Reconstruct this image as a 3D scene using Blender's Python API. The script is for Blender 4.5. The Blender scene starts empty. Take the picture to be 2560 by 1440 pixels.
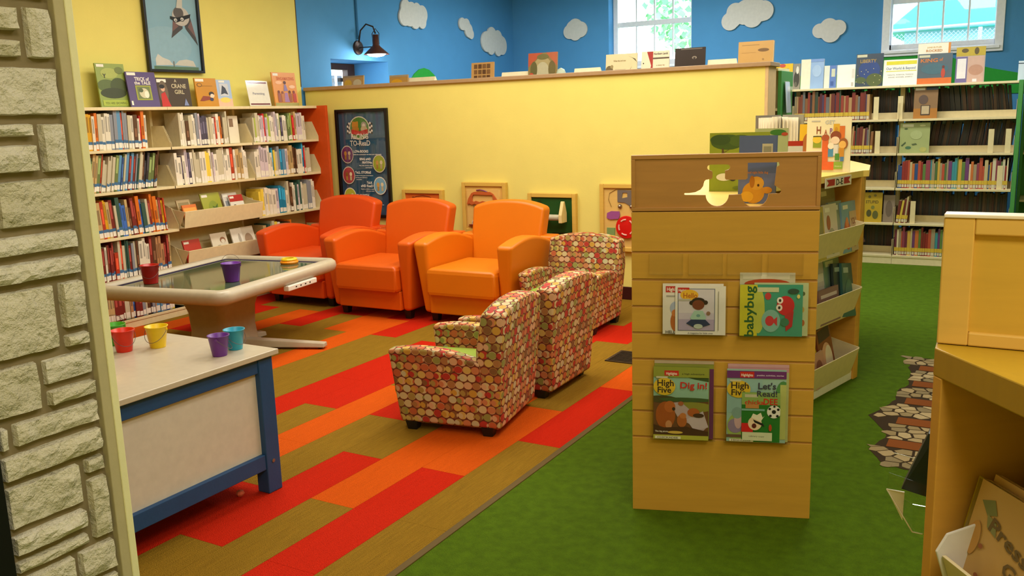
import bpy, bmesh, math, random
from mathutils import Vector, Matrix
random.seed(7)
sc = bpy.context.scene
COL = sc.collection

# ---------------------------------------------------------------- camera
YAW, PITCH, ROLL, FPX = -0.527251675, 0.190264026, -0.0308216266, 2225.95
def setup_camera():
    sy, cy = math.sin(YAW), math.cos(YAW)
    f = Vector((sy, cy, 0)); r = Vector((cy, -sy, 0)); u = Vector((0, 0, 1))
    f2 = f*math.cos(PITCH) - u*math.sin(PITCH); u2 = u*math.cos(PITCH) + f*math.sin(PITCH)
    r3 = r*math.cos(ROLL) + u2*math.sin(ROLL); u3 = u2*math.cos(ROLL) - r*math.sin(ROLL)
    cam = bpy.data.cameras.new('camera'); cam.sensor_width = 36; cam.lens = 36*FPX/2560
    cam.clip_start = 0.05; cam.clip_end = 200
    o = bpy.data.objects.new('camera', cam); COL.objects.link(o)
    m = Matrix.Identity(4)
    for i in range(3):
        m[i][0] = r3[i]; m[i][1] = u3[i]; m[i][2] = -f2[i]
    m[2][3] = 1.5
    o.matrix_world = m
    sc.camera = o
setup_camera()

# ---------------------------------------------------------------- world, lights, exposure
w = bpy.data.worlds.new('daylight'); sc.world = w; w.use_nodes = True
bg = w.node_tree.nodes['Background']
bg.inputs[0].default_value = (0.82, 0.93, 1.0, 1); bg.inputs[1].default_value = 7.0
def area(name, loc, sx, sy, power, col=(1.0, 0.93, 0.80), rot=(0, 0, 0)):
    l = bpy.data.lights.new(name, 'AREA'); l.shape = 'RECTANGLE'; l.size = sx; l.size_y = sy
    l.energy = power; l.color = col
    o = bpy.data.objects.new(name, l); COL.objects.link(o); o.location = loc; o.rotation_euler = rot
    return o
area('ceiling_or_fill_light', (-4.2, 4.6, 3.15), 0.6, 2.4, 62)
area('ceiling_or_fill_light', (-2.5, 5.0, 3.15), 0.6, 2.4, 62)
area('ceiling_or_fill_light', (-0.9, 4.2, 3.15), 0.6, 2.0, 48)
area('ceiling_or_fill_light', (-2.6, 1.6, 3.15), 0.6, 1.2, 14)
area('ceiling_or_fill_light', (0.75, 0.0, 3.15), 1.2, 0.8, 60)  # added frontal fill to brighten faces towards the camera, not a known fixture
area('ceiling_or_fill_light', (0.2, 1.9, 3.15), 0.6, 1.2, 22)
area('ceiling_or_fill_light', (-3.8, 8.8, 3.15), 1.8, 0.6, 92, (0.93, 0.98, 1.0))
area('ceiling_or_fill_light', (-0.8, 7.7, 3.15), 1.6, 0.6, 62, (0.95, 0.97, 0.98))
vs = sc.view_settings
vs.view_transform = 'Standard'; vs.look = 'None'; vs.gamma = 1.0; vs.exposure = 0.0
vs.use_curve_mapping = False
try: sc.cycles.transparent_max_bounces = 32
except Exception: pass

# ---------------------------------------------------------------- materials
def lin(h):
    h = h.lstrip('#'); out = []
    for i in (0, 2, 4):
        c = int(h[i:i+2], 16)/255
        out.append(c/12.92 if c <= 0.04045 else ((c+0.055)/1.055)**2.4)
    return out + [1.0]
_M = {}
def M(h, rough=0.6, kind='', amt=0.1, scale=30.0, metal=0.0):
    key = (h, rough, kind, amt, scale, metal)
    if key in _M: return _M[key]
    m = bpy.data.materials.new('paint_' + h.strip('#')); m.use_nodes = True
    nt = m.node_tree; N = nt.nodes; L = nt.links; b = N['Principled BSDF']
    b.inputs['Roughness'].default_value = rough; b.inputs['Metallic'].default_value = metal
    if rough >= .6: b.inputs['Specular IOR Level'].default_value = .12 if rough >= .9 else .25
    c = lin(h)
    tc = N.new('ShaderNodeTexCoord'); mp = N.new('ShaderNodeMapping'); no = N.new('ShaderNodeTexNoise')
    L.new(tc.outputs['Object'], mp.inputs[0]); L.new(mp.outputs[0], no.inputs['Vector'])
    no.inputs['Scale'].default_value = scale; no.inputs['Detail'].default_value = 4
    mx = N.new('ShaderNodeMix'); mx.data_type = 'RGBA'
    mx.inputs[6].default_value = [x*(1-amt) for x in c[:3]] + [1]
    mx.inputs[7].default_value = [min(1, x*(1+amt)) for x in c[:3]] + [1]
    L.new(no.outputs[0], mx.inputs[0]); L.new(mx.outputs[2], b.inputs['Base Color'])
    if kind == 'wood':
        mp.inputs['Scale'].default_value = (1.2, 1.2, 12.0); no.inputs['Scale'].default_value = 3.0
        no.inputs['Detail'].default_value = 8; no.inputs['Distortion'].default_value = 0.6
    elif kind == 'woodx':
        mp.inputs['Scale'].default_value = (12, 12, 0.7); no.inputs['Scale'].default_value = 6.0
        no.inputs['Detail'].default_value = 6
    if kind in ('bump', 'carpet', 'stone', 'leather'):
        bp = N.new('ShaderNodeBump'); n2 = N.new('ShaderNodeTexNoise')
        sc_, st, ds = {'bump': (90, .15, .003), 'carpet': (220, .9, .01), 'stone': (16, 1.0, .05), 'leather': (260, .25, .002)}[kind]
        n2.inputs['Scale'].default_value = sc_; n2.inputs['Detail'].default_value = 8 if kind == 'stone' else 3
        if kind == 'stone': n2.inputs['Roughness'].default_value = .6
        L.new(tc.outputs['Object'], n2.inputs['Vector']); L.new(n2.outputs[0], bp.inputs['Height'])
        bp.inputs['Strength'].default_value = st; bp.inputs['Distance'].default_value = ds
        L.new(bp.outputs[0], b.inputs['Normal'])
    _M[key] = m
    return m
def emit(name, col, s):
    m = bpy.data.materials.new(name); m.use_nodes = True; b = m.node_tree.nodes['Principled BSDF']
    b.inputs['Base Color'].default_value = (*col, 1)
    b.inputs['Emission Color'].default_value = (*col, 1); b.inputs['Emission Strength'].default_value = s
    return m
def clear(name, tint=(1, 1, 1), gloss=0.12, rough=0.08):
    m = bpy.data.materials.new(name); m.use_nodes = True; nt = m.node_tree; N = nt.nodes; L = nt.links
    N.remove(N['Principled BSDF'])
    t = N.new('ShaderNodeBsdfTransparent'); t.inputs[0].default_value = (*tint, 1)
    g = N.new('ShaderNodeBsdfGlossy'); g.inputs['Roughness'].default_value = rough
    x = N.new('ShaderNodeMixShader'); lw = N.new('ShaderNodeLayerWeight'); lw.inputs[0].default_value = 0.25
    ma = N.new('ShaderNodeMath'); ma.operation = 'MULTIPLY_ADD'; ma.inputs[1].default_value = 0.3; ma.inputs[2].default_value = gloss*0.4
    L.new(lw.outputs['Fresnel'], ma.inputs[0]); L.new(ma.outputs[0], x.inputs[0])
    L.new(t.outputs[0], x.inputs[1]); L.new(g.outputs[0], x.inputs[2]); L.new(x.outputs[0], N['Material Output'].inputs[0])
    return m

WALLY = M('#E9DC78', .75, 'bump', .04, 6)
WALLB = M('#5296CC', .75, 'bump', .05, 6)
CREAM = M('#E6D6A6', .5)
CREAM2 = M('#D8C795', .55)
MAPLE = M('#D9A040', .42, 'wood', .13)
MAPLE2 = M('#CE9C3A', .42, 'wood', .12)
MAPLED = M('#B98440', .45, 'wood', .2)
BLACK = M('#14100C', .5)
WHITE = M('#EDE8DC', .5)
WHITEP = M('#F4F2EC', .45)
STEEL = M('#8A8072', .35, metal=.6)
ACRYL = clear('clear_acrylic', (1, 1, 1), .02)
GLASS = clear('window_glass', (.97, .99, 1), .05, .02)

# ---------------------------------------------------------------- mesh helpers
class B:
    def __init__(s): s.bm = bmesh.new(); s.mats = []
    def mi(s, m):
        if m not in s.mats: s.mats.append(m)
        return s.mats.index(m)
    def face(s, pts, m):
        vs_ = [s.bm.verts.new(p) for p in pts]
        f = s.bm.faces.new(vs_); f.material_index = s.mi(m); return f
    def box(s, x0, y0, z0, x1, y1, z1, m, rot=None, org=None, skip=()):
        if x0 > x1: x0, x1 = x1, x0
        if y0 > y1: y0, y1 = y1, y0
        if z0 > z1: z0, z1 = z1, z0
        P = [Vector((x, y, z)) for z in (z0, z1) for x, y in ((x0, y0), (x1, y0), (x1, y1), (x0, y1))]
        if rot is not None:
            o = Vector(org); P = [rot @ (p-o) + o for p in P]
        v = [s.bm.verts.new(p) for p in P]
        k = s.mi(m)
        for n, q in enumerate(((3, 2, 1, 0), (4, 5, 6, 7), (0, 1, 5, 4), (1, 2, 6, 5), (2, 3, 7, 6), (3, 0, 4, 7))):
            if n in skip: continue
            s.bm.faces.new([v[i] for i in q]).material_index = k
        return s
    def prism(s, lo, hi, m, mtop=None):
        """lo and hi: equal length rings of 3D points, counter-clockwise seen from hi side"""
        a = [s.bm.verts.new(p) for p in lo]; b = [s.bm.verts.new(p) for p in hi]; k = s.mi(m)
        kt = s.mi(mtop) if mtop else k
        n = len(a)
        s.bm.faces.new(a[::-1]).material_index = k
        s.bm.faces.new(b).material_index = kt
        for i in range(n):
            j = (i+1) % n
            s.bm.faces.new((a[i], a[j], b[j], b[i])).material_index = k
        return s
    def ext(s, poly, z0, z1, m, mtop=None):
        return s.prism([(x, y, z0) for x, y in poly], [(x, y, z1) for x, y in poly], m, mtop)
    def extx(s, poly, x0, x1, m):       # poly in (y,z)
        return s.prism([(x0, y, z) for y, z in poly], [(x1, y, z) for y, z in poly], m)
    def exty(s, poly, y0, y1, m):       # poly in (x,z)
        return s.prism([(x, y1, z) for x, z in poly], [(x, y0, z) for x, z in poly], m)
    def loft(s, rings, m, cap=True, closed=False):
        k = s.mi(m); R = [[s.bm.verts.new(p) for p in r] for r in rings]; n = len(R[0])
        rr = range(len(R) if closed else len(R)-1)
        for a in rr:
            b = (a+1) % len(R)
            for i in range(n):
                j = (i+1) % n
                s.bm.faces.new((R[a][i], R[a][j], R[b][j], R[b][i])).material_index = k
        if cap and not closed:
            s.bm.faces.new(R[0][::-1]).material_index = k; s.bm.faces.new(R[-1]).material_index = k
        return s
    def lathe(s, prof, m, n=24, c=(0, 0, 0), cap=False):
        rings = [[(c[0]+r*math.cos(2*math.pi*i/n), c[1]+r*math.sin(2*math.pi*i/n), c[2]+z) for i in range(n)] for r, z in prof]
        return s.loft(rings, m, cap)
    def tube(s, pts, r, m, n=8):
        pts = [Vector(p) for p in pts]; rings = []
        up = Vector((0, 0, 1))
        for i, p in enumerate(pts):
            d = (pts[min(i+1, len(pts)-1)] - pts[max(i-1, 0)]).normalized()
            a = d.cross(up)
            if a.length < 1e-3: a = d.cross(Vector((0, 1, 0)))
            a.normalize(); b = a.cross(d)
            rr = r[i] if isinstance(r, (list, tuple)) else r
            rings.append([p + (a*math.cos(t) + b*math.sin(t))*rr for t in [2*math.pi*k/n for k in range(n)]])
        return s.loft(rings, m)
    def done(s, name, parent=None, bevel=0, seg=2, smooth=False, fixn=True):
        if fixn: bmesh.ops.recalc_face_normals(s.bm, faces=s.bm.faces)
        me = bpy.data.meshes.new(name); s.bm.to_mesh(me); s.bm.free()
        for m in s.mats: me.materials.append(m)
        o = bpy.data.objects.new(name, me); COL.objects.link(o)
        if parent: o.parent = parent
        if bevel:
            b = o.modifiers.new('bevel', 'BEVEL'); b.width = bevel; b.segments = seg; b.limit_method = 'ANGLE'; b.angle_limit = .6
        if smooth:
            for p in me.polygons: p.use_smooth = True
            if bevel:
                wn = o.modifiers.new('wn', 'WEIGHTED_NORMAL'); wn.keep_sharp = False
        return o
def rrect(hx, hy, r, n=6, cx=0, cy=0, z=0):
    out = []
    r = max(r, .001)
    for k, (sx, sy) in enumerate(((1, 1), (-1, 1), (-1, -1), (1, -1))):
        for i in range(n+1):
            a = math.pi/2*(k + i/n)
            out.append((cx + sx*(hx-r) + r*math.cos(a), cy + sy*(hy-r) + r*math.sin(a), z))
    return out
def thing(name, label, cat, loc=(0, 0, 0), rz=0, group=None):
    o = bpy.data.objects.new(name, None); COL.objects.link(o); o.empty_display_size = .1
    o.location = loc; o.rotation_euler = (0, 0, rz)
    return tag(o, label, cat, group)
def tag(o, label=None, cat=None, group=None, kind=None):
    if label: o['label'] = label
    if cat: o['category'] = cat
    if group: o['group'] = group
    if kind: o['kind'] = kind
    return o
def struct(o): o['kind'] = 'structure'; return o
def obox(name, x0, y0, z0, x1, y1, z1, m, parent=None, bevel=0):
    return B().box(x0, y0, z0, x1, y1, z1, m).done(name, parent, bevel)
def plate(name, outlines, t, m, parent=None, bevel=0, mt=None):
    """outlines (first is outer, others holes) in x,z ; thickness t towards +y from y=0"""
    cu = bpy.data.curves.new('c', 'CURVE'); cu.dimensions = '2D'; cu.fill_mode = 'BOTH'; cu.extrude = t/2
    for ol in outlines:
        sp = cu.splines.new('POLY'); sp.points.add(len(ol)-1); sp.use_cyclic_u = True
        for i, (x, z) in enumerate(ol): sp.points[i].co = (x, z, 0, 1)
    ob = bpy.data.objects.new('c', cu); me = bpy.data.meshes.new_from_object(ob)
    R = Matrix.Rotation(math.pi/2, 4, 'X'); me.transform(Matrix.Translation((0, t/2, 0)) @ R)
    bpy.data.objects.remove(ob); bpy.data.curves.remove(cu)
    me.materials.clear(); me.materials.append(m); me.name = name
    o = bpy.data.objects.new(name, me); COL.objects.link(o)
    if parent: o.parent = parent
    return o

# ---- printed art: flat shapes on a cover, each layer a hair above the last
_TX = {}
def text_tris(s, bold=False):
    if (s, bold) in _TX: return _TX[(s, bold)]
    cu = bpy.data.curves.new('t', 'FONT'); cu.body = s; cu.size = 1; cu.resolution_u = 2
    if bold: cu.offset = 0.022
    ob = bpy.data.objects.new('t', cu); me = bpy.data.meshes.new_from_object(ob)
    V = [(v.co.x, v.co.y) for v in me.vertices]; F = [tuple(p.vertices) for p in me.polygons]
    bpy.data.objects.remove(ob); bpy.data.curves.remove(cu); bpy.data.meshes.remove(me)
    _TX[(s, bold)] = (V, F); return V, F
def clip01(pl):
    for ax, lim, sg in ((0, 0, 1), (0, 1, -1), (1, 0, 1), (1, 1, -1)):
        out = []
        for i in range(len(pl)):
            a, b_ = pl[i-1], pl[i]; da, db = (a[ax]-lim)*sg, (b_[ax]-lim)*sg
            if (da >= 0) != (db >= 0):
                t = da/(da-db); out.append((a[0]+(b_[0]-a[0])*t, a[1]+(b_[1]-a[1])*t))
            if db >= 0: out.append(b_)
        pl = out
        if not pl: return []
    return pl
def art(parent, w_, h_, shapes, y=-0.0006, name='cover_art', x0=0, z0=0, rough=.45):
    """shapes in 0..1 of a w x h field in the xz plane facing -y"""
    b = B(); k = 0
    for s in shapes:
        k += 1; yy = y - k*0.00025
        P = lambda u, v: (x0 + u*w_, yy, z0 + v*h_)
        t = s[0]
        if t == 'r':
            _, a, c, d, e, col = s; pts = [P(a, c), P(d, c), P(d, e), P(a, e)]
        elif t == 'e':
            _, a, c, d, e, col = s; pts = [P(a + d*math.cos(q*math.pi/10), c + e*math.sin(q*math.pi/10)) for q in range(20)]
        elif t == 'p':
            _, pp, col = s; pts = [P(u, v) for u, v in pp]
        elif t == 't':
            _, txt, cx, cz, hh, col = s[:6]; wf = s[6] if len(s) > 6 else None; ang = s[7] if len(s) > 7 else 0
            V, F = text_tris(txt, True)
            if not V: continue
            xs = [v[0] for v in V]; zs = [v[1] for v in V]; wx = max(xs)-min(xs); wz = max(zs)-min(zs)
            hm = hh*h_; sx = (wf*w_/wx) if wf else hm/0.7; sz = hm/0.7 if not wf or True else 1
            mx_, mz_ = (max(xs)+min(xs))/2, 0.34
            ca, sa = math.cos(ang), math.sin(ang); mi = b.mi(M(col, rough))
            vv = []
            for v in V:
                px, pz = (v[0]-mx_)*sx, (v[1]-mz_)*sz
                vv.append(b.bm.verts.new((x0 + cx*w_ + px*ca - pz*sa, yy, z0 + cz*h_ + px*sa + pz*ca)))
            for f in F:
                try: b.bm.faces.new([vv[i] for i in f]).material_index = mi
                except ValueError: pass
            continue
        us = [((p[0]-x0)/w_, (p[2]-z0)/h_) for p in pts]
        us = clip01(us)
        if len(us) < 3: continue
        f = b.face([P(u, v) for u, v in us], M(col, rough))
    o = b.done(name, parent, fixn=False)
    return o
def local(o, loc, right, lean=0.0):
    """place object: local x along 'right' (angle about z), leaning back by lean"""
    o.matrix_world = Matrix.Translation(loc) @ Matrix.Rotation(right, 4, 'Z') @ Matrix.Rotation(-lean, 4, 'X')
    return o
PAGE = M('#E9DDB8', .8)
def face_book(name, label, cat, group, loc, right, w_, h_, t, col, shapes, lean=0.12, rough=.3, kids=None):
    b = B(); c = M(col, rough, '', .08, 12)
    b.box(0, 0, 0, w_, .002, h_, c).box(0, t-.002, 0, w_, t, h_, c).box(0, .002, 0, .002, t-.002, h_, c)
    b.box(.002, .002, .003, w_-.003, t-.002, h_-.003, PAGE)
    o = b.done(name); tag(o, label, cat, group); local(o, loc, right, lean)
    if shapes: art(o, w_, h_, shapes)
    return o
ORD = 'first second third fourth fifth sixth seventh eighth ninth tenth eleventh twelfth thirteenth fourteenth fifteenth sixteenth seventeenth eighteenth nineteenth twentieth'.split()
def nth(i):
    if i < 20: return ORD[i]
    t = {2: 'twenty', 3: 'thirty', 4: 'forty', 5: 'fifty'}[(i+1)//10]
    return t + '-' + ORD[(i+1) % 10 - 1] if (i+1) % 10 else {'twenty': 'twentieth', 'thirty': 'thirtieth', 'forty': 'fortieth', 'fifty': 'fiftieth'}[t]

# ================================================================ STRUCTURE
fl = struct(obox('floor', -6.7, -1.6, -.1, 3.0, 11.1, -.004, M('#5A4A20', .95)))
gcar = B().box(-1.745, -1.6, -.004, 3.0, 10.8, 0.0, M('#506C0A', .95, 'carpet', .38, 22))
gcar.box(-6.15, 6.87, -.004, -1.745, 10.8, 0.0, M('#506C0A', .95, 'carpet', .38, 22)).done('green_carpet', fl)
obox('carpet_edge_strip', -1.775, -1.6, -.004, -1.745, 6.65, .004, M('#5E4A1C', .7), fl, .002)
# carpet planks : 0.222 m wide, 0.93 m long, laid half-bonded
def stripes(h, amt):
    m = M(h, .95, 'carpet', amt, 14.0)
    mp = [n for n in m.node_tree.nodes if n.type == 'MAPPING'][0]; mp.inputs['Scale'].default_value = (14, .5, 1)
    return m
TAN, RED, ORG = stripes('#94701C', .36), stripes('#CC2406', .14), stripes('#DC5A08', .16)
CY0, CELL, RW = 2.05, 0.465, 0.2222
fixed = {}
def setc(row, k0, k1, m):
    for k in range(k0, k1+1): fixed[(row, k)] = m
setc(0, -3, 2, TAN); setc(0, 3, 4, RED); setc(0, 5, 6, ORG); setc(0, 7, 8, RED)
setc(1, -4, 1, RED); setc(1, 2, 3, ORG); setc(1, 4, 7, TAN); setc(1, 8, 9, RED)
setc(2, -4, 0, TAN); setc(2, 1, 4, ORG); setc(2, 5, 6, TAN); setc(2, 7, 8, RED)
setc(3, -3, -1, TAN); setc(3, 0, 1, RED); setc(3, 2, 5, TAN); setc(3, 6, 7, RED)
setc(4, -2, 0, RED); setc(4, 1, 2, TAN); setc(4, 3, 4, RED); setc(4, 5, 6, TAN)
setc(5, 0, 3, ORG); setc(5, 4, 5, TAN); setc(5, 6, 7, RED)
setc(6, -1, 2, TAN); setc(6, 3, 4, RED); setc(6, 5, 6, ORG)
setc(7, 1, 4, RED); setc(7, 5, 8, TAN)
setc(8, 0, 6, TAN); setc(8, 7, 8, ORG)
setc(9, 2, 5, TAN); setc(9, 6, 7, RED)
setc(10, 3, 4, ORG); setc(10, 5, 6, ORG); setc(10, 7, 8, RED)
setc(11, 2, 5, TAN); setc(11, 6, 7, ORG)
setc(12, 3, 4, ORG); setc(12, 5, 6, TAN); setc(12, 7, 8, RED)
setc(13, 2, 5, TAN); setc(13, 6, 7, RED)
setc(14, 3, 6, ORG); setc(14, 7, 8, TAN)
setc(15, 2, 7, TAN)
setc(16, 5, 6, RED); setc(16, 3, 4, TAN); setc(16, 7, 8, TAN)
setc(17, 4, 5, ORG); setc(17, 6, 7, RED)
rng = random.Random(3)
tile_me = {}
for row in range(20):
    off = (row + 1) % 2
    for kk in range(-8, 10, 2):
        k = kk + off
        m = fixed.get((row, k)) or fixed.get((row, k+1)) or rng.choice([TAN, TAN, RED, ORG])
        y0 = CY0 + k*CELL; y1 = min(y0 + 2*CELL, 6.65)
        if y1 - y0 < .05 or y1 < 0: continue
        x1 = -1.775 - row*RW + (.006 if row == 0 else 0); x0 = -1.775 - (row+1)*RW
        x0 = max(x0, -6.15)
        if x1 - x0 < .02: continue
        key = (m.name, round(x1-x0, 3), round(y1-y0, 3))
        if key not in tile_me:
            t_ = B().box(0, 0, -.004, x1-x0-.0012, y1-y0-.0012, 0.0, m, skip=(0,)).done('carpet_plank', fl)
            tile_me[key] = t_.data
        else:
            t_ = bpy.data.objects.new('carpet_plank', tile_me[key]); COL.objects.link(t_); t_.parent = fl
        t_.location = (x0, y0, 0)
struct(obox('ceiling', -6.7, -1.6, 3.3, 3.0, 11.1, 3.4, M('#D8D4C8', .9)))
struct(obox('wall_right', 2.9, -1.6, -.05, 3.0, 11.1, 3.3, WALLY))
struct(obox('wall_front', -6.7, -1.7, -.05, 3.0, -1.6, 3.3, WALLY))
# left wall : yellow as far as the half wall, blue with a door recess beyond it
wl = struct(obox('wall_left', -6.25, -1.6, -.05, -6.12, 6.60, 3.3, WALLY))
obox('wall_edge_bead', -6.122, 6.597, 1.84, -6.116, 6.604, 3.3, M('#4A4030', .6), wl)
wb = struct(B().box(-6.7, 6.60, -.05, -6.15, 7.084, 3.3, WALLB).box(-6.7, 7.084, 2.125, -6.15, 8.02, 3.3, WALLB)
       .box(-6.7, 8.02, -.05, -6.15, 11.1, 3.3, WALLB).done('wall_left_blue'))
# door glazed, brown frame, deep in the recess
DB = M('#4A3226', .45)
dr = struct(B().box(-6.70, 7.084, 0, -6.62, 7.16, 2.125, DB).box(-6.70, 7.90, 0, -6.62, 8.02, 2.125, DB)
       .box(-6.70, 7.16, 2.06, -6.62, 7.90, 2.125, DB).box(-6.70, 7.16, 0, -6.62, 7.90, .25, DB).done('door_1', bevel=.004))
obox('door_pane', -6.665, 7.16, .25, -6.66, 7.90, 2.06, GLASS, dr)
for i in range(6):
    obox('blind_slat', -6.69, 7.19 + i*.12, .3, -6.685, 7.27 + i*.12, 2.0, M('#DCE2EC', .7), dr)
obox('door_closer', -6.62, 7.72, 1.93, -6.58, 7.89, 1.97, M('#2A211C', .5), dr, .003)
# back wall with two windows
W1, W2 = (-4.75, -3.66), (-1.465, -.349)
bw = B()
ZS = 2.075
bw.box(-6.7, 10.8, -.05, W1[0], 11.1, 3.3, WALLB).box(W1[1], 10.8, -.05, W2[0], 11.1, 3.3, WALLB).box(W2[1], 10.8, -.05, 3.0, 11.1, 3.3, WALLB)
for a, c in (W1, W2): bw.box(a, 10.8, -.05, c, 11.1, ZS, WALLB).box(a, 10.8, 3.15, c, 11.1, 3.3, WALLB)
struct(bw.done('wall_back'))
def window(n, x0, x1, yf, casing):
    f = B(); m = M('#F2F4FF', .5); z1 = 3.15
    f.box(x0, yf, ZS, x0+.06, yf+.08, z1, m).box(x1-.06, yf, ZS, x1, yf+.08, z1, m).box(x0, yf, ZS, x1, yf+.08, ZS+.07, m).box(x0, yf, z1-.06, x1, yf+.08, z1, m)
    o = struct(f.done('window_%d' % n, bevel=.004))
    sash = B().box(x0+.06, yf+.02, 2.575, x1-.06, yf+.07, 2.635, m)
    sash.done('meeting_rail', o, .004)
    for k in range(1, 4):
        xx = x0 + .06 + (x1-x0-.12)*k/4
        obox('muntin', xx-.009, yf+.03, ZS+.07, xx+.009, yf+.06, 2.575, m, o)
        obox('muntin', xx-.009, yf+.03, 2.635, xx+.009, yf+.06, z1-.06, m, o)
    for k in range(4):
        xa = x0 + .06 + (x1-x0-.12)*k/4 + .009; xb = x0 + .06 + (x1-x0-.12)*(k+1)/4 - .009
        obox('pane', xa, yf+.044, ZS+.07, xb, yf+.047, 2.575, GLASS, o)
        obox('pane', xa, yf+.044, 2.635, xb, yf+.047, z1-.06, GLASS, o)
    obox('sill_board', x0, 10.74 if casing else 10.79, ZS-.03, x1, yf+.02, ZS, m, o, .004)
    if casing:
        obox('casing', x0-.03, 10.77, ZS-.06, x0+.05, 10.8, z1, m, o, .004); obox('casing', x1-.05, 10.77, ZS-.06, x1+.03, 10.8, z1, m, o, .004)
        obox('casing', x0-.03, 10.765, ZS-.06, x1+.03, 10.8, ZS+.01, m, o, .004)
window(1, W1[0], W1[1], 10.95, False)
window(2, W2[0], W2[1], 10.86, True)

# half wall with cap and baseboard
hw = struct(obox('wall_half', -6.12, 6.65, 0, -1.70, 6.87, 1.80, WALLY))
obox('wall_end_trim', -1.70, 6.648, 0, -1.675, 6.872, 1.80, M('#D9B989', .6), hw, .003)
struct(obox('trim_1', -6.12, 6.625, 1.80, -1.655, 6.90, 1.832, M('#A98A64', .5), None, .004))
struct(obox('baseboard_half_wall', -5.4, 6.635, 0, -1.68, 6.65, .105, M('#3A0E08', .6), None, .003))

# ---------------------------------------------------------------- outdoors
og = struct(obox('ground_outside', -30, 11.2, -.6, 30, 60, -.5, M('#6E8A54', .9)))
tr = thing('tree', 'leafy green tree outside the window above the dark book', 'tree', (-5.2, 15.5, -.5))
trunk = B().lathe([(.16, 0), (.11, 1.6), (.06, 3.0)], M('#5B4A38', .9), 10).done('trunk', tr)
rg = random.Random(5); fb = B(); g1, g2 = M('#B4D8AE', .8), M('#8CC096', .8)
for i in range(900):
    a = rg.uniform(0, 6.28); u_ = rg.uniform(-1, 1); r_ = .85*rg.uniform(.4, 1)**.5
    c = Vector((r_*math.cos(a)*math.sqrt(1-u_*u_)*1.0, r_*math.sin(a)*math.sqrt(1-u_*u_), 3.9 + r_*u_*1.2))
    n = Vector((rg.uniform(-1, 1), rg.uniform(-1, 1), rg.uniform(-1, 1))).normalized(); t_ = n.orthogonal().normalized()*.055; s_ = n.cross(t_)
    fb.face([c-t_-s_, c+t_-s_*.6, c+t_+s_, c-t_*.8+s_], g1 if i % 2 else g2)
fb = fb.done('foliage', tr, fixn=False); fb['kind'] = 'stuff'
hb = thing('shed', 'teal roofed building outside the right hand window', 'building', (-.4, 17.0, -.5))
B().box(-1.6, 0, 0, 2.6, 3, 3.2, M('#8FB7BD', .8)).done('wall', hb)
B().exty([(-1.9, 3.2), (2.8, 3.2), (2.3, 4.5), (-.5, 4.35)], -.3, 3.3, M('#4FB0B0', .6)).done('roof', hb, .02)
fn = thing('chain_link_fence', 'chain link fence outside the right hand window', 'fence', (-3.4, 14.0, -.5))
fm = M('#A9B8CC', .5, metal=.4); lk = B()
for i in range(90):
    for s_ in (-1, 1):
        x = -.4 + i*.055
        lk.tube([(x, 0, 2.55), (x + s_*.42, 0, 2.97)], .0035, fm, 3)
lk = lk.done('wire_mesh', fn); lk['kind'] = 'stuff'
B().tube([(-.6, 0, 2.98), (5, 0, 3.08)], .022, fm, 8).done('top_rail', fn)
for i in range(4): B().tube([(-.5 + i*1.6, .02, 0), (-.5 + i*1.6, .02, 3.0)], .025, fm, 8).done('post', fn)

# painted plywood clouds and hills
def cloud_outline(circs, n=72):
    cx = sum(c[0] for c in circs)/len(circs); cz = sum(c[1] for c in circs)/len(circs); out = []
    for i in range(n):
        a = 2*math.pi*i/n; d = (math.cos(a), math.sin(a)); best = .01
        for x, z, r in circs:
            ox, oz = x-cx, z-cz; p = ox*d[0]+oz*d[1]; q = ox*ox+oz*oz-p*p
            if q < r*r: best = max(best, p + math.sqrt(r*r-q))
        out.append((cx+best*d[0], cz+best*d[1]))
    return out
CW = M('#DCD8D2', .7)
def cloud(name, label, circs, loc, rz):
    o = plate(name, [cloud_outline(circs)], .02, CW); tag(o, label, 'wall decoration', 'painted clouds on the blue walls')
    o.location = loc; o.rotation_euler = (0, 0, rz); return o
# back wall clouds (x,z) at y 10.78
Yb = 10.775
cloud('cloud_cutout', 'small grey-white cloud cut-out left of the tall window', [(-.08, -.02, .09), (.0, .04, .1), (.07, .0, .1), (.0, -.05, .085), (-.03, .02, .1)], (-5.21, Yb, 2.575), 0)
cloud('cloud_cutout', 'large long cloud cut-out between the two windows', [(-.2, -.07, .105), (-.14, .03, .105), (-.02, .04, .12), (.08, .06, .12), (.19, .02, .115), (.06, -.04, .12), (-.04, -.02, .1)], (-2.98, Yb, 2.595), 0)
cloud('cloud_cutout', 'cloud cut-out lowest beside the right hand window', [(-.1, .0, .08), (.0, .03, .1), (.1, .02, .085), (.02, -.03, .105), (-.02, .0, .1)], (-2.055, Yb, 2.343), 0)
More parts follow.
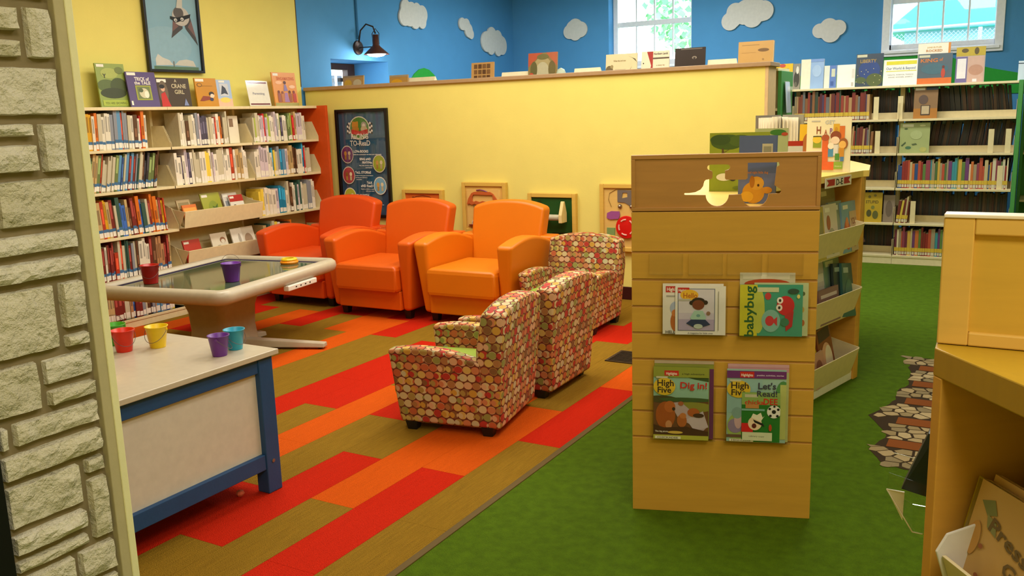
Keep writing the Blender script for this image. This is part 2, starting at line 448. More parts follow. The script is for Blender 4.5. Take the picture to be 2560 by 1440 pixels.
# left wall clouds ; their local x runs along +y
Xl = -6.125
cloud('cloud_cutout', 'large white cloud cut-out right of the wall lamp', [(-.17, -.03, .1), (-.14, .07, .09), (-.03, .04, .1), (.07, .06, .08), (.17, .02, .1), (.16, -.06, .08), (.03, -.06, .09), (-.08, -.03, .1)], (Xl, 8.51, 2.655), math.pi/2)
cloud('cloud_cutout', 'smallest cloud cut-out, tilted, in the middle of the left blue wall', [(-.09, .04, .075), (0, .03, .08), (.05, -.03, .085), (.1, -.07, .06)], (Xl, 9.61, 2.59), math.pi/2)
cloud('cloud_cutout', 'rounded cloud cut-out nearest the blue corner', [(-.18, .0, .13), (-.05, .07, .12), (.1, .05, .11), (.2, -.03, .12), (.1, -.08, .09), (-.08, -.06, .1)], (Xl, 10.26, 2.45), math.pi/2)
GR = M('#2FA23A', .7)
o = plate('painted_hill', [[(-2.9, 1.56), (.6, 1.56), (.6, 1.70), (-.05, 1.74), (-.4, 1.82), (-.7, 1.91), (-.95, 2.03), (-1.2, 2.06), (-1.45, 2.03), (-1.7, 1.9), (-2.0, 1.82), (-2.3, 1.86), (-2.6, 1.72), (-2.9, 1.6)]], .012, GR)
tag(o, 'rolling green hill cut-out under the right hand window', 'wall decoration'); o.location = (0, 10.785, .02)
hp = [(.1*math.cos(0), 0)]
o = plate('painted_hill', [[(-.75*math.cos(t), 2.06*math.sin(t)) for t in [math.pi*i/24 for i in range(25)]][::-1]], .012, GR)
tag(o, 'small rounded green hill cut-out behind the half wall', 'wall decoration'); o.location = (-6.135, 8.68, .02); o.rotation_euler = (0, 0, math.pi/2)

# ---------------------------------------------------------------- wall lamp
lp = thing('wall_lamp', 'dark gooseneck barn lamp on the blue wall above the door recess', 'lamp', (-6.15, 7.52, 2.25))
LM = M('#3A2A22', .4, metal=.5)
B().lathe([(.0, 0), (.075, 0), (.07, .02), (.03, .03), (0, .03)], LM, 20).done('wall_plate', lp).rotation_euler = (0, math.pi/2, 0)
B().tube([(.02, 0, .05), (.05, 0, .17), (.12, .01, .23), (.2, .02, .2), (.22, .03, .13)], .008, LM, 8).done('gooseneck', lp, smooth=True)
B().tube([(.02, 0, 0), (.12, .01, .0), (.2, .02, .0)], .006, LM, 6).done('brace', lp)
B().lathe([(.0, .12), (.03, .12), (.032, .02), (.045, 0), (.13, -.075), (.135, -.08), (.125, -.076), (.04, -.004), (.0, -.002)], M('#5A3428', .4, metal=.3), 28, (.22, .03, 0)).done('shade', lp, smooth=True)
B().tube([(.22-.04, .03, .02), (.22-.045, .03, .13), (.22, .03, .18), (.22+.045, .03, .13), (.22+.04, .03, .02)], .004, LM, 6).done('bail', lp)
B().lathe([(.0, -.06), (.09, -.055), (.105, -.07), (.07, -.095), (0, -.105)], emit('lamp_glow', (1, .97, .9), 14), 20, (.22, .03, 0)).done('bulb_globe', lp, smooth=True)
pl_ = bpy.data.lights.new('lamp_light', 'POINT'); pl_.energy = 9; pl_.color = (1, .96, .9); pl_.shadow_soft_size = .05
po = bpy.data.objects.new('lamp_light', pl_); COL.objects.link(po); po.location = (-5.92, 7.55, 2.10)
cd = B().tube([(-6.14, 7.52, 2.34), (-6.14, 7.52, 3.3)], .014, M('#2F6E9E', .6), 8).done('conduit')
tag(cd, 'blue painted pipe running up the wall from the barn lamp', 'pipe')

# ---------------------------------------------------------------- stone column at the left
XS = -1.9
wc = struct(obox('wall_stone_column', XS-.5, .9, 0, XS-.006, 1.285, 3.3, M('#8E8060', .95, 'bump', .15, 20)))
SM = [M('#F0E8CC', .95, 'stone', .10, 18), M('#E8E0C2', .95, 'stone', .12, 18), M('#F6EED6', .95, 'stone', .1, 18)]
rs = random.Random(11)
def stone(y0, y1, zb, zt, pr=None):
    pr = pr or rs.uniform(.014, .026); b = B(); m = rs.choice(SM); g = .004
    y0 += g; y1 -= g; zb += g; zt -= g
    ny, nz = max(5, int((y1-y0)/.018)), max(5, int((zt-zb)/.018)); k = b.mi(m)
    def gp(a, c, i, n): return a if i == 0 else (c if i == n else (a + .0035 + (c-a-.007)*(i-1)/(n-2)))
    def dep(i, j):
        if i in (0, ny) or j in (0, nz): return -.0125
        e = i in (1, ny-1) or j in (1, nz-1)
        return pr*(rs.uniform(.5, .75) if e else rs.uniform(.7, 1.05))
    G = [[b.bm.verts.new((XS + dep(i, j), gp(y0, y1, i, ny) + rs.uniform(-.001, .001), gp(zb, zt, j, nz) + rs.uniform(-.001, .001))) for j in range(nz+1)] for i in range(ny+1)]
    for i in range(ny):
        for j in range(nz):
            b.bm.faces.new((G[i][j], G[i+1][j], G[i+1][j+1], G[i][j+1])).material_index = k
    o = b.done('stone', wc)
    for p in o.data.polygons: p.use_smooth = False
    return o
ya = 1.02
YE = 1.268
for s_ in ((ya, YE, 1.78, 1.84), (ya, 1.193, 1.708, 1.765), (ya, 1.193, 1.652, 1.698), (1.203, YE, 1.652, 1.768),
           (ya, YE, 1.530, 1.641), (ya, 1.196, 1.485, 1.521), (ya, 1.197, 1.408, 1.476), (1.205, YE, 1.405, 1.520),
           (1.09, YE, 1.290, 1.400), (ya, 1.082, 1.290, 1.400), (ya, YE, 1.230, 1.281), (ya, YE, 1.170, 1.222),
           (ya, 1.196, 1.008, 1.163), (1.204, YE, 1.048, 1.163), (1.204, YE, 1.003, 1.040),
           (1.143, YE, .930, .996), (ya, 1.135, .882, .999), (1.145, YE, .880, .923),
           (1.056, YE, .812, .872), (ya, 1.048, .812, .872), (ya, YE, .741, .803), (1.212, YE, .690, .734),
           (ya, 1.204, .628, .733), (1.212, YE, .524, .682), (ya, 1.204, .566, .620), (ya, 1.204, .523, .558),
           (1.168, YE, .434, .516), (ya, 1.160, .420, .516), (ya, YE, .36, .426), (ya, 1.15, .25, .35), (1.16, YE, .25, .35), (ya, YE, .1, .24),
           (ya, 1.2, 1.85, 1.98), (1.21, YE, 1.85, 1.98), (ya, YE, 1.99, 2.1)):
    stone(*s_)
t2_ = struct(obox('trim_2', XS-.3, 1.272, 0, XS+.014, 1.298, 3.3, M('#C2B68C', .7, 'bump', .08, 30), None, .002))
obox('lit_face_strip', XS-.3, 1.298, 0, XS+.016, 1.317, 3.3, M('#F6F0BC', .6, 'bump', .05, 30), t2_, .002)  # same post as the darker trim, its lit face painted paler
struct(obox('trim_3', XS-.3, .93, 0, XS+.02, 1.014, 1.2, M('#10130E', .6), None, .002))

# framed posters
def framed(name, label, cat, loc, rz, w_, h_, fw, shapes, back, fd=.03):
    t = thing(name, label, cat, loc, rz)
    f = B(); m = M('#120D0B', .35)
    f.box(0, -fd, 0, fw, 0, h_, m).box(w_-fw, -fd, 0, w_, 0, h_, m).box(fw, -fd, 0, w_-fw, 0, fw, m).box(fw, -fd, h_-fw, w_-fw, 0, h_, m)
    f.done('frame', t, .003)
    sh = obox('poster_sheet', fw, -.006, fw, w_-fw, 0, h_-fw, M(back, .5, '', .12, 5), t)
    a_ = art(sh, w_-2*fw, h_-2*fw, shapes, y=-.0065, name='printed_art', x0=fw, z0=fw)
    obox('glazing', fw, -fd*.7, fw, w_-fw, -fd*.7+.002, h_-fw, clear('poster_glazing', (.97, .97, .97), .1, .05), t)
    return t
G_, Wt, Nv = '#5E8A3C', '#F5F1E6', '#26506F'
def oval(cx, cz, c1):
    return [('e', cx, cz, .135, .088, '#EDE6D2'), ('e', cx, cz, .122, .079, c1), ('e', cx-.04, cz+.01, .03, .022, '#D9A24A'), ('e', cx+.045, cz+.012, .028, .02, '#E8D7B0'), ('r', cx-.06, cz-.05, cx-.02, cz-.01, '#B5883C'), ('r', cx+.025, cz-.05, cx+.065, cz-.01, '#C7B48A')]
sh = []
for sgn in (-1, 1):
    for i in range(5):
        for j in range(3):
            sh.append(('e', .45 + sgn*(.19 + j*.035), .90 - i*.022 + j*.004 - j*.012, .019, .011, '#F4EFE4' if (i+j) % 2 else '#1C1A1A'))
sh += [('e', .45, .845, .215, .115, '#EDE6D2'), ('e', .45, .845, .198, .105, '#4E8C2B'), ('e', .36, .872, .07, .035, '#D9952B'), ('r', .30, .885, .34, .91, '#D9952B'), ('r', .39, .885, .43, .91, '#D9952B'),
       ('e', .55, .872, .06, .035, '#A8A196'), ('e', .55, .868, .035, .022, '#EFE3CF'), ('e', .37, .835, .075, .03, '#C98A28'), ('e', .55, .835, .07, .028, '#D4BE95'),
       ('p', [(.28, .79), (.45, .775), (.45, .815), (.28, .835)], '#D8261C'), ('p', [(.45, .775), (.63, .79), (.63, .835), (.45, .815)], '#C41F18'),
       ('t', 'RaCING', .45, .765, .05, Wt, .36), ('t', 'TO-ReaD', .45, .70, .05, Wt, .43)]
sh += oval(.16, .59, '#7B3A78') + oval(.83, .50, '#A9B82A') + oval(.17, .385, '#C34A55') + oval(.83, .285, '#7FAEC6') + oval(.18, .175, '#BFC23A')
sh += [('t', 'LOVe BOOKS', .47, .62, .024, Wt, .31), ('t', 'make the conversation the best your child ready', .60, .59, .010, Wt, .60),
       ('t', 'SING aND', .55, .545, .022, Wt, .24), ('t', 'RHYMe', .59, .512, .022, Wt, .20), ('t', 'Play with sounds, songs', .56, .482, .009, Wt, .28), ('t', 'and rhymes', .62, .462, .009, Wt, .14),
       ('t', 'TeLL STORIeS', .49, .415, .024, Wt, .34), ('t', 'Create stories, pass conversations', .51, .385, .009, Wt, .38), ('t', 'and let your child be a', .45, .365, .009, Wt, .25), ('t', 'storyteller', .40, .345, .009, Wt, .12),
       ('t', 'TaLK', .62, .315, .022, Wt, .12), ('t', 'aND ReaD', .56, .283, .024, Wt, .26), ('t', 'Expect a child to ready', .57, .252, .009, Wt, .28), ('t', 'with your child', .62, .232, .009, Wt, .18),
       ('t', 'PLaY WITH', .46, .19, .022, Wt, .26), ('t', 'LeTTeRS', .42, .158, .022, Wt, .2), ('t', 'Library District', .8, .10, .009, Wt, .2)]
framed('framed_poster', 'tall black framed blue poster with ovals on the half wall behind the armchairs', 'poster', (-5.744, 6.648, .60), 0, .617, 1.012, .028, sh, '#2A5E80')
bat = [('e', .35, .25, .5, .2, '#A6CDDD'), ('p', [(.08, .0), (.95, .0), (.95, .035), (.08, .035)], '#6E8E6A'),
       ('p', [(.12, .04), (.45, .05), (.38, .10), (.25, .125), (.17, .16), (.12, .11)], '#EDE9DA'), ('p', [(.47, .05), (.9, .04), (.85, .1), (.72, .115), (.57, .10)], '#E6E2D2'),
       ('r', .45, .035, .47, .09, '#857F6C'), 
       ('p', [(.56, .55), (.46, .33), (.70, .44), (.70, .52)], '#57504E'), ('p', [(.52, .52), (.49, .40), (.62, .46)], '#8E6B66'),
       ('p', [(.86, .58), (.98, .27), (.76, .44), (.72, .52)], '#57504E'), ('p', [(.88, .53), (.95, .35), (.8, .46)], '#8E6B66'),
       ('e', .68, .565, .17, .10, '#DDD6CB'), ('e', .64, .60, .10, .06, '#6B625F'), ('p', [(.47, .53), (.60, .50), (.86, .56), (.88, .60), (.6, .55), (.47, .56)], '#23201F'),
       ('e', .57, .525, .05, .027, '#23201F'), ('e', .70, .54, .05, .027, '#23201F'), ('e', .57, .523, .032, .018, '#F2EFE8'), ('e', .70, .538, .032, .018, '#F2EFE8'), ('e', .575, .52, .01, .007, '#111111'), ('e', .695, .535, .01, .007, '#111111'),
       ('p', [(.6, .65), (.72, .65), (.74, .78), (.66, .8)], '#E2DDD0'), ('p', [(.62, .8), (.60, .86), (.64, .82), (.70, .85), (.78, .80), (.68, .79)], '#3A3533')]
framed('framed_poster', 'black framed pale blue poster of an upside-down bat above the bookcase', 'poster', (-6.11, 4.86, 1.935), math.pi/2, .555, .80, .022, bat, '#9CC8DB')

# ================================================================ LEFT BOOKCASE (three bays, orange end panel)
BX, BF = -6.10, -5.85          # back, front
bays = [(3.93, 4.80), (4.80, 5.66), (5.66, 6.50)]
levels = [1.345, 1.04, .70, .38, .07]
bc = thing('bookcase', 'cream metal bookcase with an orange end panel along the yellow left wall', 'bookcase', (0, 0, 0))
ORP = M('#D5500F', .5)
B().exty([(-6.11, 0), (-5.73, 0), (-5.745, 1.655), (-6.11, 1.655)], 6.50, 6.53, ORP).done('end_panel', bc, .003)
obox('end_panel', -6.11, 3.90, 0, -5.78, 3.93, 1.655, ORP, bc, .003)
obox('back_panel', -6.115, 3.93, .0, -6.10, 6.50, 1.63, M('#C9AE78', .6), bc)
for i, (a, c) in enumerate(bays):
    obox('top_shelf', -6.11, a+.001, 1.632, BF-.0, c-.001, 1.655, CREAM, bc, .002)
    obox('kick_plate', -6.10, a+.001, .0, BF-.005, c-.001, .07, CREAM, bc, .002)
    obox('upright', -6.10, a-.012, .07, -6.055, a+.012, 1.632, CREAM2, bc, .002)
    for k, z in enumerate(levels):
        if i == 1 and k in (2, 3): continue
        sh_ = B().box(-6.08, a+.004, z-.02, BF, c-.004, z, CREAM)
        sh_.done('shelf', bc, .002)
        if k < 5:
            for yy in (a+.004, c-.006):
                B().exty([(-6.08, z-.02), (BF, z-.02), (BF, z+.03), (BF-.07, z+.165), (-6.08, z+.165)], yy, yy+.002, CREAM).done('shelf_bracket', bc)
# slanted display troughs in the middle bay
for z in (.70, .385):
    a, c = bays[1]
    t = B()
    P = [(-6.02, z+.02), (-5.86, z-.005), (-5.80, z+.0), (-5.775, z+.135), (-5.78, z+.137), (-5.806, z+.006), (-5.862, z+.002), (-6.018, z+.028)]
    t.exty(P, a+.01, c-.01, CREAM)
    t.exty([(-6.05, z+.02), (-5.86, z-.005), (-5.775, z+.135), (-5.90, z+.15), (-6.05, z+.20)], a+.006, a+.01, CREAM)
    t.exty([(-6.05, z+.02), (-5.86, z-.005), (-5.775, z+.135), (-5.90, z+.15), (-6.05, z+.20)], c-.01, c-.006, CREAM)
    t.done('display_trough', bc, .002)
    # sloped back of trough
    B().exty([(-6.08, z+.30), (-6.0, z+.02), (-5.99, z+.02), (-6.07, z+.30)], a+.012, c-.012, CREAM2).done('trough_back', bc)

# ---- spine-out books : shared meshes, one per colour
def book_proto(col, lab):
    b = B(); c = M(col, .4, '', .12, 9)
    b.box(-1, -.5, 0, 0, -.40, 1, c).box(-1, .40, 0, 0, .5, 1, c).box(-.03, -.40, 0, 0, .40, 1, c)
    b.box(-.98, -.40, .012, -.03, .40, .985, PAGE, skip=(3,))
    lw = M('#EFE9D8', .5)
    if lab == 'blue':
        b.box(0, -.47, .17, .004, .47, .25, M('#3F6E96', .5)); b.box(0, -.42, .04, .004, .42, .17, lw)
    elif lab == 'white':
        b.box(0, -.42, .04, .004, .42, .2, lw)
    elif lab == 'yellow':
        b.box(0, -.5, .16, .004, .5, .27, M('#D8B733', .5)); b.box(0, -.42, .03, .004, .42, .14, lw)
    # title bars on the spine
    hsh = sum(ord(ch) for ch in col) % 4
    if hsh:
        r_, g_, b_ = [int(col[i:i+2], 16) for i in (1, 3, 5)]; k_ = 1.35 if r_+g_+b_ < 330 else .72
        tb = M('#%02X%02X%02X' % tuple(min(255, int(c_*k_ + (18 if k_ > 1 else 0))) for c_ in (r_, g_, b_)), .5)
        z0_, z1_ = ((.4, .8), (.5, .92), (.35, .6))[hsh-1]
        b.box(0, -.26, z0_, .002, .26, z1_, tb)
    o = b.done('book'); me = o.data; bpy.data.objects.remove(o); return me
_BP = {}
def proto(col, lab):
    if (col, lab) not in _BP: _BP[(col, lab)] = book_proto(col, lab)
    return _BP[(col, lab)]
NAMES = {'#B23A1E': 'brick red', '#E4DCC4': 'off-white', '#D9A21B': 'mustard yellow', '#2E4E86': 'navy blue', '#D9701C': 'orange', '#6B7B46': 'olive green',
         '#5A3A24': 'dark brown', '#C9BFA0': 'beige', '#8C9098': 'grey', '#5F93B8': 'sky blue', '#7A2A22': 'maroon', '#34584A': 'bottle green', '#EDE4CE': 'cream',
         '#A9B84A': 'lime green', '#C7A870': 'tan', '#4A4458': 'slate purple', '#F0D24A': 'bright yellow', '#B8865A': 'caramel', '#D8C8D0': 'pale pink', '#1F7FA6': 'teal blue', '#2C2A30': 'black', '#C22A2A': 'scarlet', '#3E6FC0': 'bright blue'}
P1 = ['#B23A1E', '#2E4E86', '#D9A21B', '#B23A1E', '#D9701C', '#D9A21B', '#5A3A24', '#D9701C', '#C9BFA0', '#E4DCC4', '#A9B84A', '#8C9098', '#E4DCC4', '#5F93B8', '#8C9098', '#C9BFA0', '#B8865A', '#5A3A24', '#E4DCC4', '#C22A2A', '#D9701C']
P2 = ['#C9BFA0', '#C7A870', '#6B7B46', '#C7A870', '#B23A1E', '#C9BFA0', '#8C9098', '#C9BFA0', '#E4DCC4', '#2E4E86', '#C9BFA0', '#5F93B8', '#7A2A22', '#8C9098', '#34584A', '#C9BFA0', '#2C2A30', '#6B7B46', '#5A3A24']
P3 = ['#34584A', '#A9B84A', '#C9BFA0', '#8C9098', '#8C9098', '#B23A1E', '#D9A21B', '#C7A870', '#C9BFA0', '#2E4E86', '#3E6FC0', '#C7A870', '#5A3A24', '#7A2A22', '#D9701C', '#34584A', '#2C2A30', '#C9BFA0', '#D9701C', '#C7A870', '#7A2A22', '#B23A1E']
P4 = ['#C7A870', '#B8865A', '#C9BFA0', '#7A2A22', '#5A3A24', '#7A2A22', '#C9BFA0', '#B23A1E', '#C7A870', '#34584A', '#8C9098', '#C9BFA0', '#5A3A24', '#E4DCC4', '#E4DCC4', '#5A3A24', '#B8865A', '#D9A21B', '#7A2A22']
P5 = ['#F0D24A', '#34584A', '#8C9098', '#C7A870', '#6B7B46', '#7A2A22', '#C9BFA0', '#B8865A', '#7A2A22', '#8C9098', '#5A3A24', '#2C2A30', '#C9BFA0', '#5F93B8', '#2E4E86', '#F0D24A']
PW = ['#EDE4CE', '#EDE4CE', '#C9BFA0', '#EDE4CE', '#8C9098', '#EDE4CE', '#5F93B8', '#EDE4CE', '#D8C8D0', '#B23A1E', '#F0D24A', '#EDE4CE', '#A9B84A', '#C9BFA0']
PM1 = ['#C9BFA0', '#6B7B46', '#2E4E86', '#C9BFA0', '#5F93B8', '#EDE4CE', '#8C9098', '#EDE4CE', '#4A4458', '#EDE4CE', '#C9BFA0', '#EDE4CE', '#D8C8D0', '#B23A1E', '#D9701C', '#5A3A24', '#C9BFA0']
PM2 = ['#EDE4CE', '#EDE4CE', '#D8C8D0', '#EDE4CE', '#4A4458', '#C9BFA0', '#EDE4CE', '#B23A1E', '#F0D24A', '#EDE4CE', '#D8C8D0', '#C9BFA0', '#EDE4CE', '#EDE4CE', '#B23A1E', '#C7A870', '#EDE4CE', '#D8C8D0']
PR1 = ['#EDE4CE', '#C9BFA0', '#EDE4CE', '#D8C8D0', '#EDE4CE', '#A9B84A', '#EDE4CE', '#8C9098', '#4A4458', '#A9B84A', '#EDE4CE', '#6B7B46', '#C22A2A', '#C7A870', '#D8C8D0', '#EDE4CE']
PR2 = ['#EDE4CE', '#EDE4CE', '#D8C8D0', '#5F93B8', '#EDE4CE', '#1F7FA6', '#F0D24A', '#8C9098', '#5F93B8', '#D8C8D0', '#C7A870', '#5A3A24', '#EDE4CE', '#EDE4CE', '#1F7FA6', '#C22A2A', '#C9BFA0']
PR3 = ['#EDE4CE', '#F0D24A', '#EDE4CE', '#F0D24A', '#EDE4CE', '#D8C8D0', '#1F7FA6', '#EDE4CE', '#C9BFA0', '#5A3A24', '#EDE4CE', '#34584A', '#EDE4CE', '#C9BFA0', '#8C9098', '#EDE4CE']
PR4 = ['#C7A870', '#34584A', '#C9BFA0', '#EDE4CE', '#6B7B46', '#2E8040', '#5A3A24', '#D9701C', '#F0D24A', '#C7A870', '#1F7FA6', '#2C2A30', '#EDE4CE']
NAMES['#2E8040'] = 'emerald green'
BAYN = ['left bay', 'middle bay', 'bay beside the orange panel']
SHN = ['top row', 'second row', 'third row', 'fourth row', 'bottom row']
rb = random.Random(21); nbook = 0
def row(bay, lev, y0, y1, pal, lab, lean, hm, tm, jump=.012, depth=.17):
    """books standing with spines towards +x, lean in radians towards +y"""
    global nbook
    z = levels[lev]; y = y0; i = 0; items = []
    while True:
        t = max(.008, rb.gauss(tm, tm*.35)); h = min(max(.17, rb.gauss(hm, .022)), .295 if lev < 4 else .27)
        if y + t/math.cos(lean) > y1: break
        items.append((y, t, h)); y += t/math.cos(lean) + .0012
    for i, (y, t, h) in enumerate(items):
        if nbook >= 300: break
        col = pal[int(i*len(pal)/len(items) + rb.random()*1.2) % len(pal)] if rb.random() < .8 else rb.choice(pal)
        o = bpy.data.objects.new('book', proto(col, lab)); COL.objects.link(o); nbook += 1
        d = depth + rb.uniform(-.02, .01)
        ln = lean + (rb.gauss(0, .006) if lean else 0)
        o.scale = (d, t, h); o.rotation_euler = (-ln, 0, 0)
        # lowest corner rests on the shelf
        zz = z + abs(math.sin(ln))*t/2 + .0006
        o.location = (BF - .015 - rb.uniform(0, jump), y + t/2/math.cos(ln), zz)
        sz = "slim" if t < .014 else ('thick' if t > .026 else '')
        tag(o, ('%s %s book, %s from left, %s, %s of left bookcase' % (sz, NAMES.get(col, 'coloured'), nth(i), SHN[lev], BAYN[bay] if bay < 2 else 'right bay')).strip(),
            'book', 'spine-out books in the left wall bookcase')
row(0, 0, 3.98, 4.62, P1, 'blue', 0.03, .262, .0205)
row(0, 1, 4.0, 4.66, P2, 'blue', 0.20, .262, .019)
row(0, 2, 3.99, 4.72, P3, 'blue', -0.05, .262, .021)
row(0, 3, 4.0, 4.73, P4, 'blue', 0.02, .262, .021)
row(0, 4, 4.0, 4.72, P5, 'white', 0.0, .255, .026)
row(1, 0, 4.91, 5.42, PM1, 'white', -0.02, .23, .022)
row(1, 1, 4.84, 5.62, PM2, 'white', -0.03, .245, .025)
row(2, 0, 5.70, 6.36, PR1, 'white', -0.04, .235, .022)
row(2, 1, 5.69, 6.40, PR2, 'white', -0.03, .24, .023)
row(2, 2, 5.70, 6.42, PR3, 'white', -0.03, .24, .024)
row(2, 3, 5.72, 6.40, PR4, 'white', 0.0, .235, .027)
# face-out books in the troughs and gaps ; local x along +y
RZ = math.pi/2
def fb_(name, label, group, x, y, z, w_, h_, col, shapes, lean=.3, t=.012, cat='book'):
    return face_book(name, label, cat, group, (x, y, z), RZ, w_, h_, t, col, shapes, lean)
TG = 'face-out books in the bookcase display troughs'
fb_('book', 'orange paperback at the left of the upper display trough', TG, -5.835, 4.87, .715, .14, .17, '#D9701C', [('r', .06, .5, .94, .85, '#EFA23A'), ('r', .1, .1, .9, .35, '#C95A12')])
fb_('book', 'beige paperback behind the orange one in the upper trough', TG, -5.875, 4.86, .715, .13, .21, '#B9A070', [('r', .1, .7, .9, .9, '#8F7C4A')])
fb_('book', 'yellow-green book with a dark leaf shape in the upper trough', TG, -5.85, 5.09, .715, .20, .245, '#A3A636', [('r', .05, .86, .35, .95, '#EFE9D8'), ('e', .55, .45, .25, .28, '#8C9A2E'), ('p', [(.45, .12), (.55, .4), (.48, .55), (.62, .5), (.8, .62), (.68, .38), (.7, .1)], '#4E6A2A')])
fb_('book', 'white book partly behind the red one in the upper trough', TG, -5.87, 5.335, .715, .16, .225, '#D9D4CC', [('r', .05, .86, .35, .95, '#F7F4EA'), ('r', .1, .2, .5, .7, '#8C9098')])
fb_('book', 'red topped book with a white picture in the upper trough', TG, -5.84, 5.375, .715, .15, .205, '#EAE2D6', [('r', 0, .72, 1, 1, '#B5281E'), ('r', .05, .86, .35, .95, '#EFE9D8'), ('e', .3, .45, .16, .15, '#6B5C50'), ('e', .65, .35, .2, .18, '#8E8378')])
fb_('book', 'red book marked TEENAGE at the left of the lower trough', TG, -5.84, 4.85, .40, .17, .20, '#B92A20', [('r', .05, .84, .35, .93, '#EFE9D8'), ('t', 'TEENAGE', .5, .12, .09, '#EFE9D8', .8), ('r', .1, .4, .9, .42, '#D9483A')])
fb_('book', 'white leaflet with a brown arch in the lower trough', TG, -5.84, 5.14, .40, .17, .22, '#E2D8C2', [('e', .7, .7, .18, .12, '#9A6A4A'), ('e', .7, .66, .12, .08, '#E2D8C2'), ('t', 'HELP', .4, .5, .05, '#5A4A40'), ('t', 'your child', .4, .35, .04, '#5A4A40')])
fb_('book', 'plain white book leaning in the lower trough', TG, -5.835, 5.36, .40, .12, .235, '#EEE8DA', [('e', .7, .6, .12, .2, '#B9B0A0')])
fb_('book', 'pale book with a brown figure at the right of the lower trough', TG, -5.85, 5.48, .40, .15, .235, '#E4DAC6', [('e', .5, .5, .3, .25, '#A58A70')])
# small upright booklets at the empty end of the middle bay top row
fb_('booklet', 'two small pale booklets standing at the end of the middle top row', None, -5.93, 5.48, 1.347, .11, .23, '#E9DFC6', [('r', .1, .6, .5, .9, '#8B6E52')], .05)

# ---- things standing on top of the bookcase
TT = 'display books on top of the left bookcase'
zt = 1.6555
fb_('book', 'blue and silver foil covered book half hidden behind the stone post', TT, -5.955, 3.96, zt, .195, .315, '#C9D4DC', [('p', [(.7, .0), (.9, .1), (.75, .3), (.95, .5), (.72, .7), (.9, .95), (.8, 1), (.6, .7), (.8, .5), (.6, .3)], '#3C5C8C')], .10)
fb_('book', 'tall green picture book with a dark hedge, second from left on the bookcase', TT, -5.985, 4.325, zt, .245, .325, '#8FA04A', [('r', .05, .92, .3, .98, '#EFE9D8'), ('e', .45, .78, .3, .12, '#A8B25A'), ('e', .3, .5, .32, .14, '#5D6E3A'), ('e', .72, .48, .3, .2, '#48552C'), ('e', .5, .33, .45, .12, '#3C4426'), ('e', .8, .85, .15, .08, '#6F7C3C'), ('t', 'Y', .27, .72, .09, '#2A2C1C'), ('r', .08, .04, .95, .17, '#A9B944'), ('t', 'YOU ARE GROWING', .52, .1, .055, '#5F6A20', .75)], .10)
fb_('book', 'purple book titled Trick of the Tale with a framed green picture', TT, -5.95, 4.555, zt, .265, .27, '#5B4A78', [('r', .04, .9, .33, .98, '#EFE9D8'), ('t', 'TRICK of', .52, .80, .10, '#F1E9DC', .5), ('t', 'the TALE', .52, .69, .09, '#F1E9DC', .55), ('r', .25, .2, .78, .62, '#9BA03A'), ('r', .3, .24, .73, .58, '#6E7B48'), ('e', .52, .4, .16, .14, '#CFC8A4'), ('e', .6, .36, .08, .1, '#EFE8CE'), ('e', .42, .48, .08, .06, '#55603A'), ('r', .03, .06, .09, .18, '#EFE9D8')], .14)
fb_('book', 'dark brown book titled Crane Girl with a red clad figure', TT, -5.965, 4.825, zt, .32, .23, '#4A3A28', [('r', .02, .84, .3, .95, '#EFE9D8'), ('e', .18, .5, .14, .4, '#6B5A44'), ('p', [(.08, .02), (.35, .02), (.3, .2), (.22, .52), (.1, .45)], '#C02A20'), ('e', .17, .62, .06, .09, '#D9A888'), ('e', .15, .7, .08, .07, '#1E1812'), ('t', 'A', .58, .9, .10, '#C9BC98'), ('t', 'CRANE', .66, .72, .14, '#C9BC98', .45), ('t', 'GIRL', .66, .52, .14, '#C9BC98', .3), ('p', [(.75, .05), (.82, .3), (.9, .05)], '#7C86B0')], .10)
fb_('book', 'mustard yellow book with a sleeping child lying down', TT, -5.965, 5.205, zt, .225, .235, '#C98A12', [('r', .03, .88, .42, .97, '#EFE9D8'), ('e', .2, .76, .12, .07, '#6A4A1A'), ('e', .2, .76, .09, .05, '#C98A12'), ('r', .3, .72, .8, .735, '#9A6A16'), ('p', [(.12, .2), (.3, .38), (.6, .36), (.66, .26), (.3, .2)], '#8E3A20'), ('e', .72, .4, .11, .09, '#EAD2B8'), ('e', .70, .45, .12, .08, '#33241C'), ('e', .72, .39, .085, .065, '#EAD2B8'), ('e', .68, .26, .09, .06, '#3C3A5C')], .10)
fb_('book', 'small pale blue and pink book just right of the mustard book', TT, -5.975, 5.435, zt, .16, .225, '#A9BEDC', [('r', .2, .9, .6, .97, '#EFE9D8'), ('r', .2, .4, .8, .86, '#C9CCD2'), ('p', [(.25, .45), (.4, .8), (.6, .7), (.75, .45), (.5, .5)], '#3A3E4C'), ('r', 0, 0, 1, .3, '#E2B898'), ('e', .5, .25, .35, .1, '#E9CE5A')], .10)
sg = thing('sign', 'white Parenting sign in a slanted clear stand with dark red bands', 'sign', (0, 0, 0))
sg.matrix_world = Matrix.Translation((-5.93, 5.745, zt)) @ Matrix.Rotation(RZ, 4, 'Z') @ Matrix.Rotation(-.17, 4, 'X')
pp = obox('sign_sheet', 0, 0, .004, .255, .003, .222, M('#F0EAD8', .5), sg)
art(pp, .255, .218, [('r', .05, .9, .95, .96, '#7A2020'), ('t', 'Parenting', .5, .5, .09, '#9A96A0', .55), ('r', .05, .04, .95, .1, '#7A2020')], z0=.004)
obox('acrylic_stand', -.003, -.004, 0, .258, -.002, .226, ACRYL, sg)
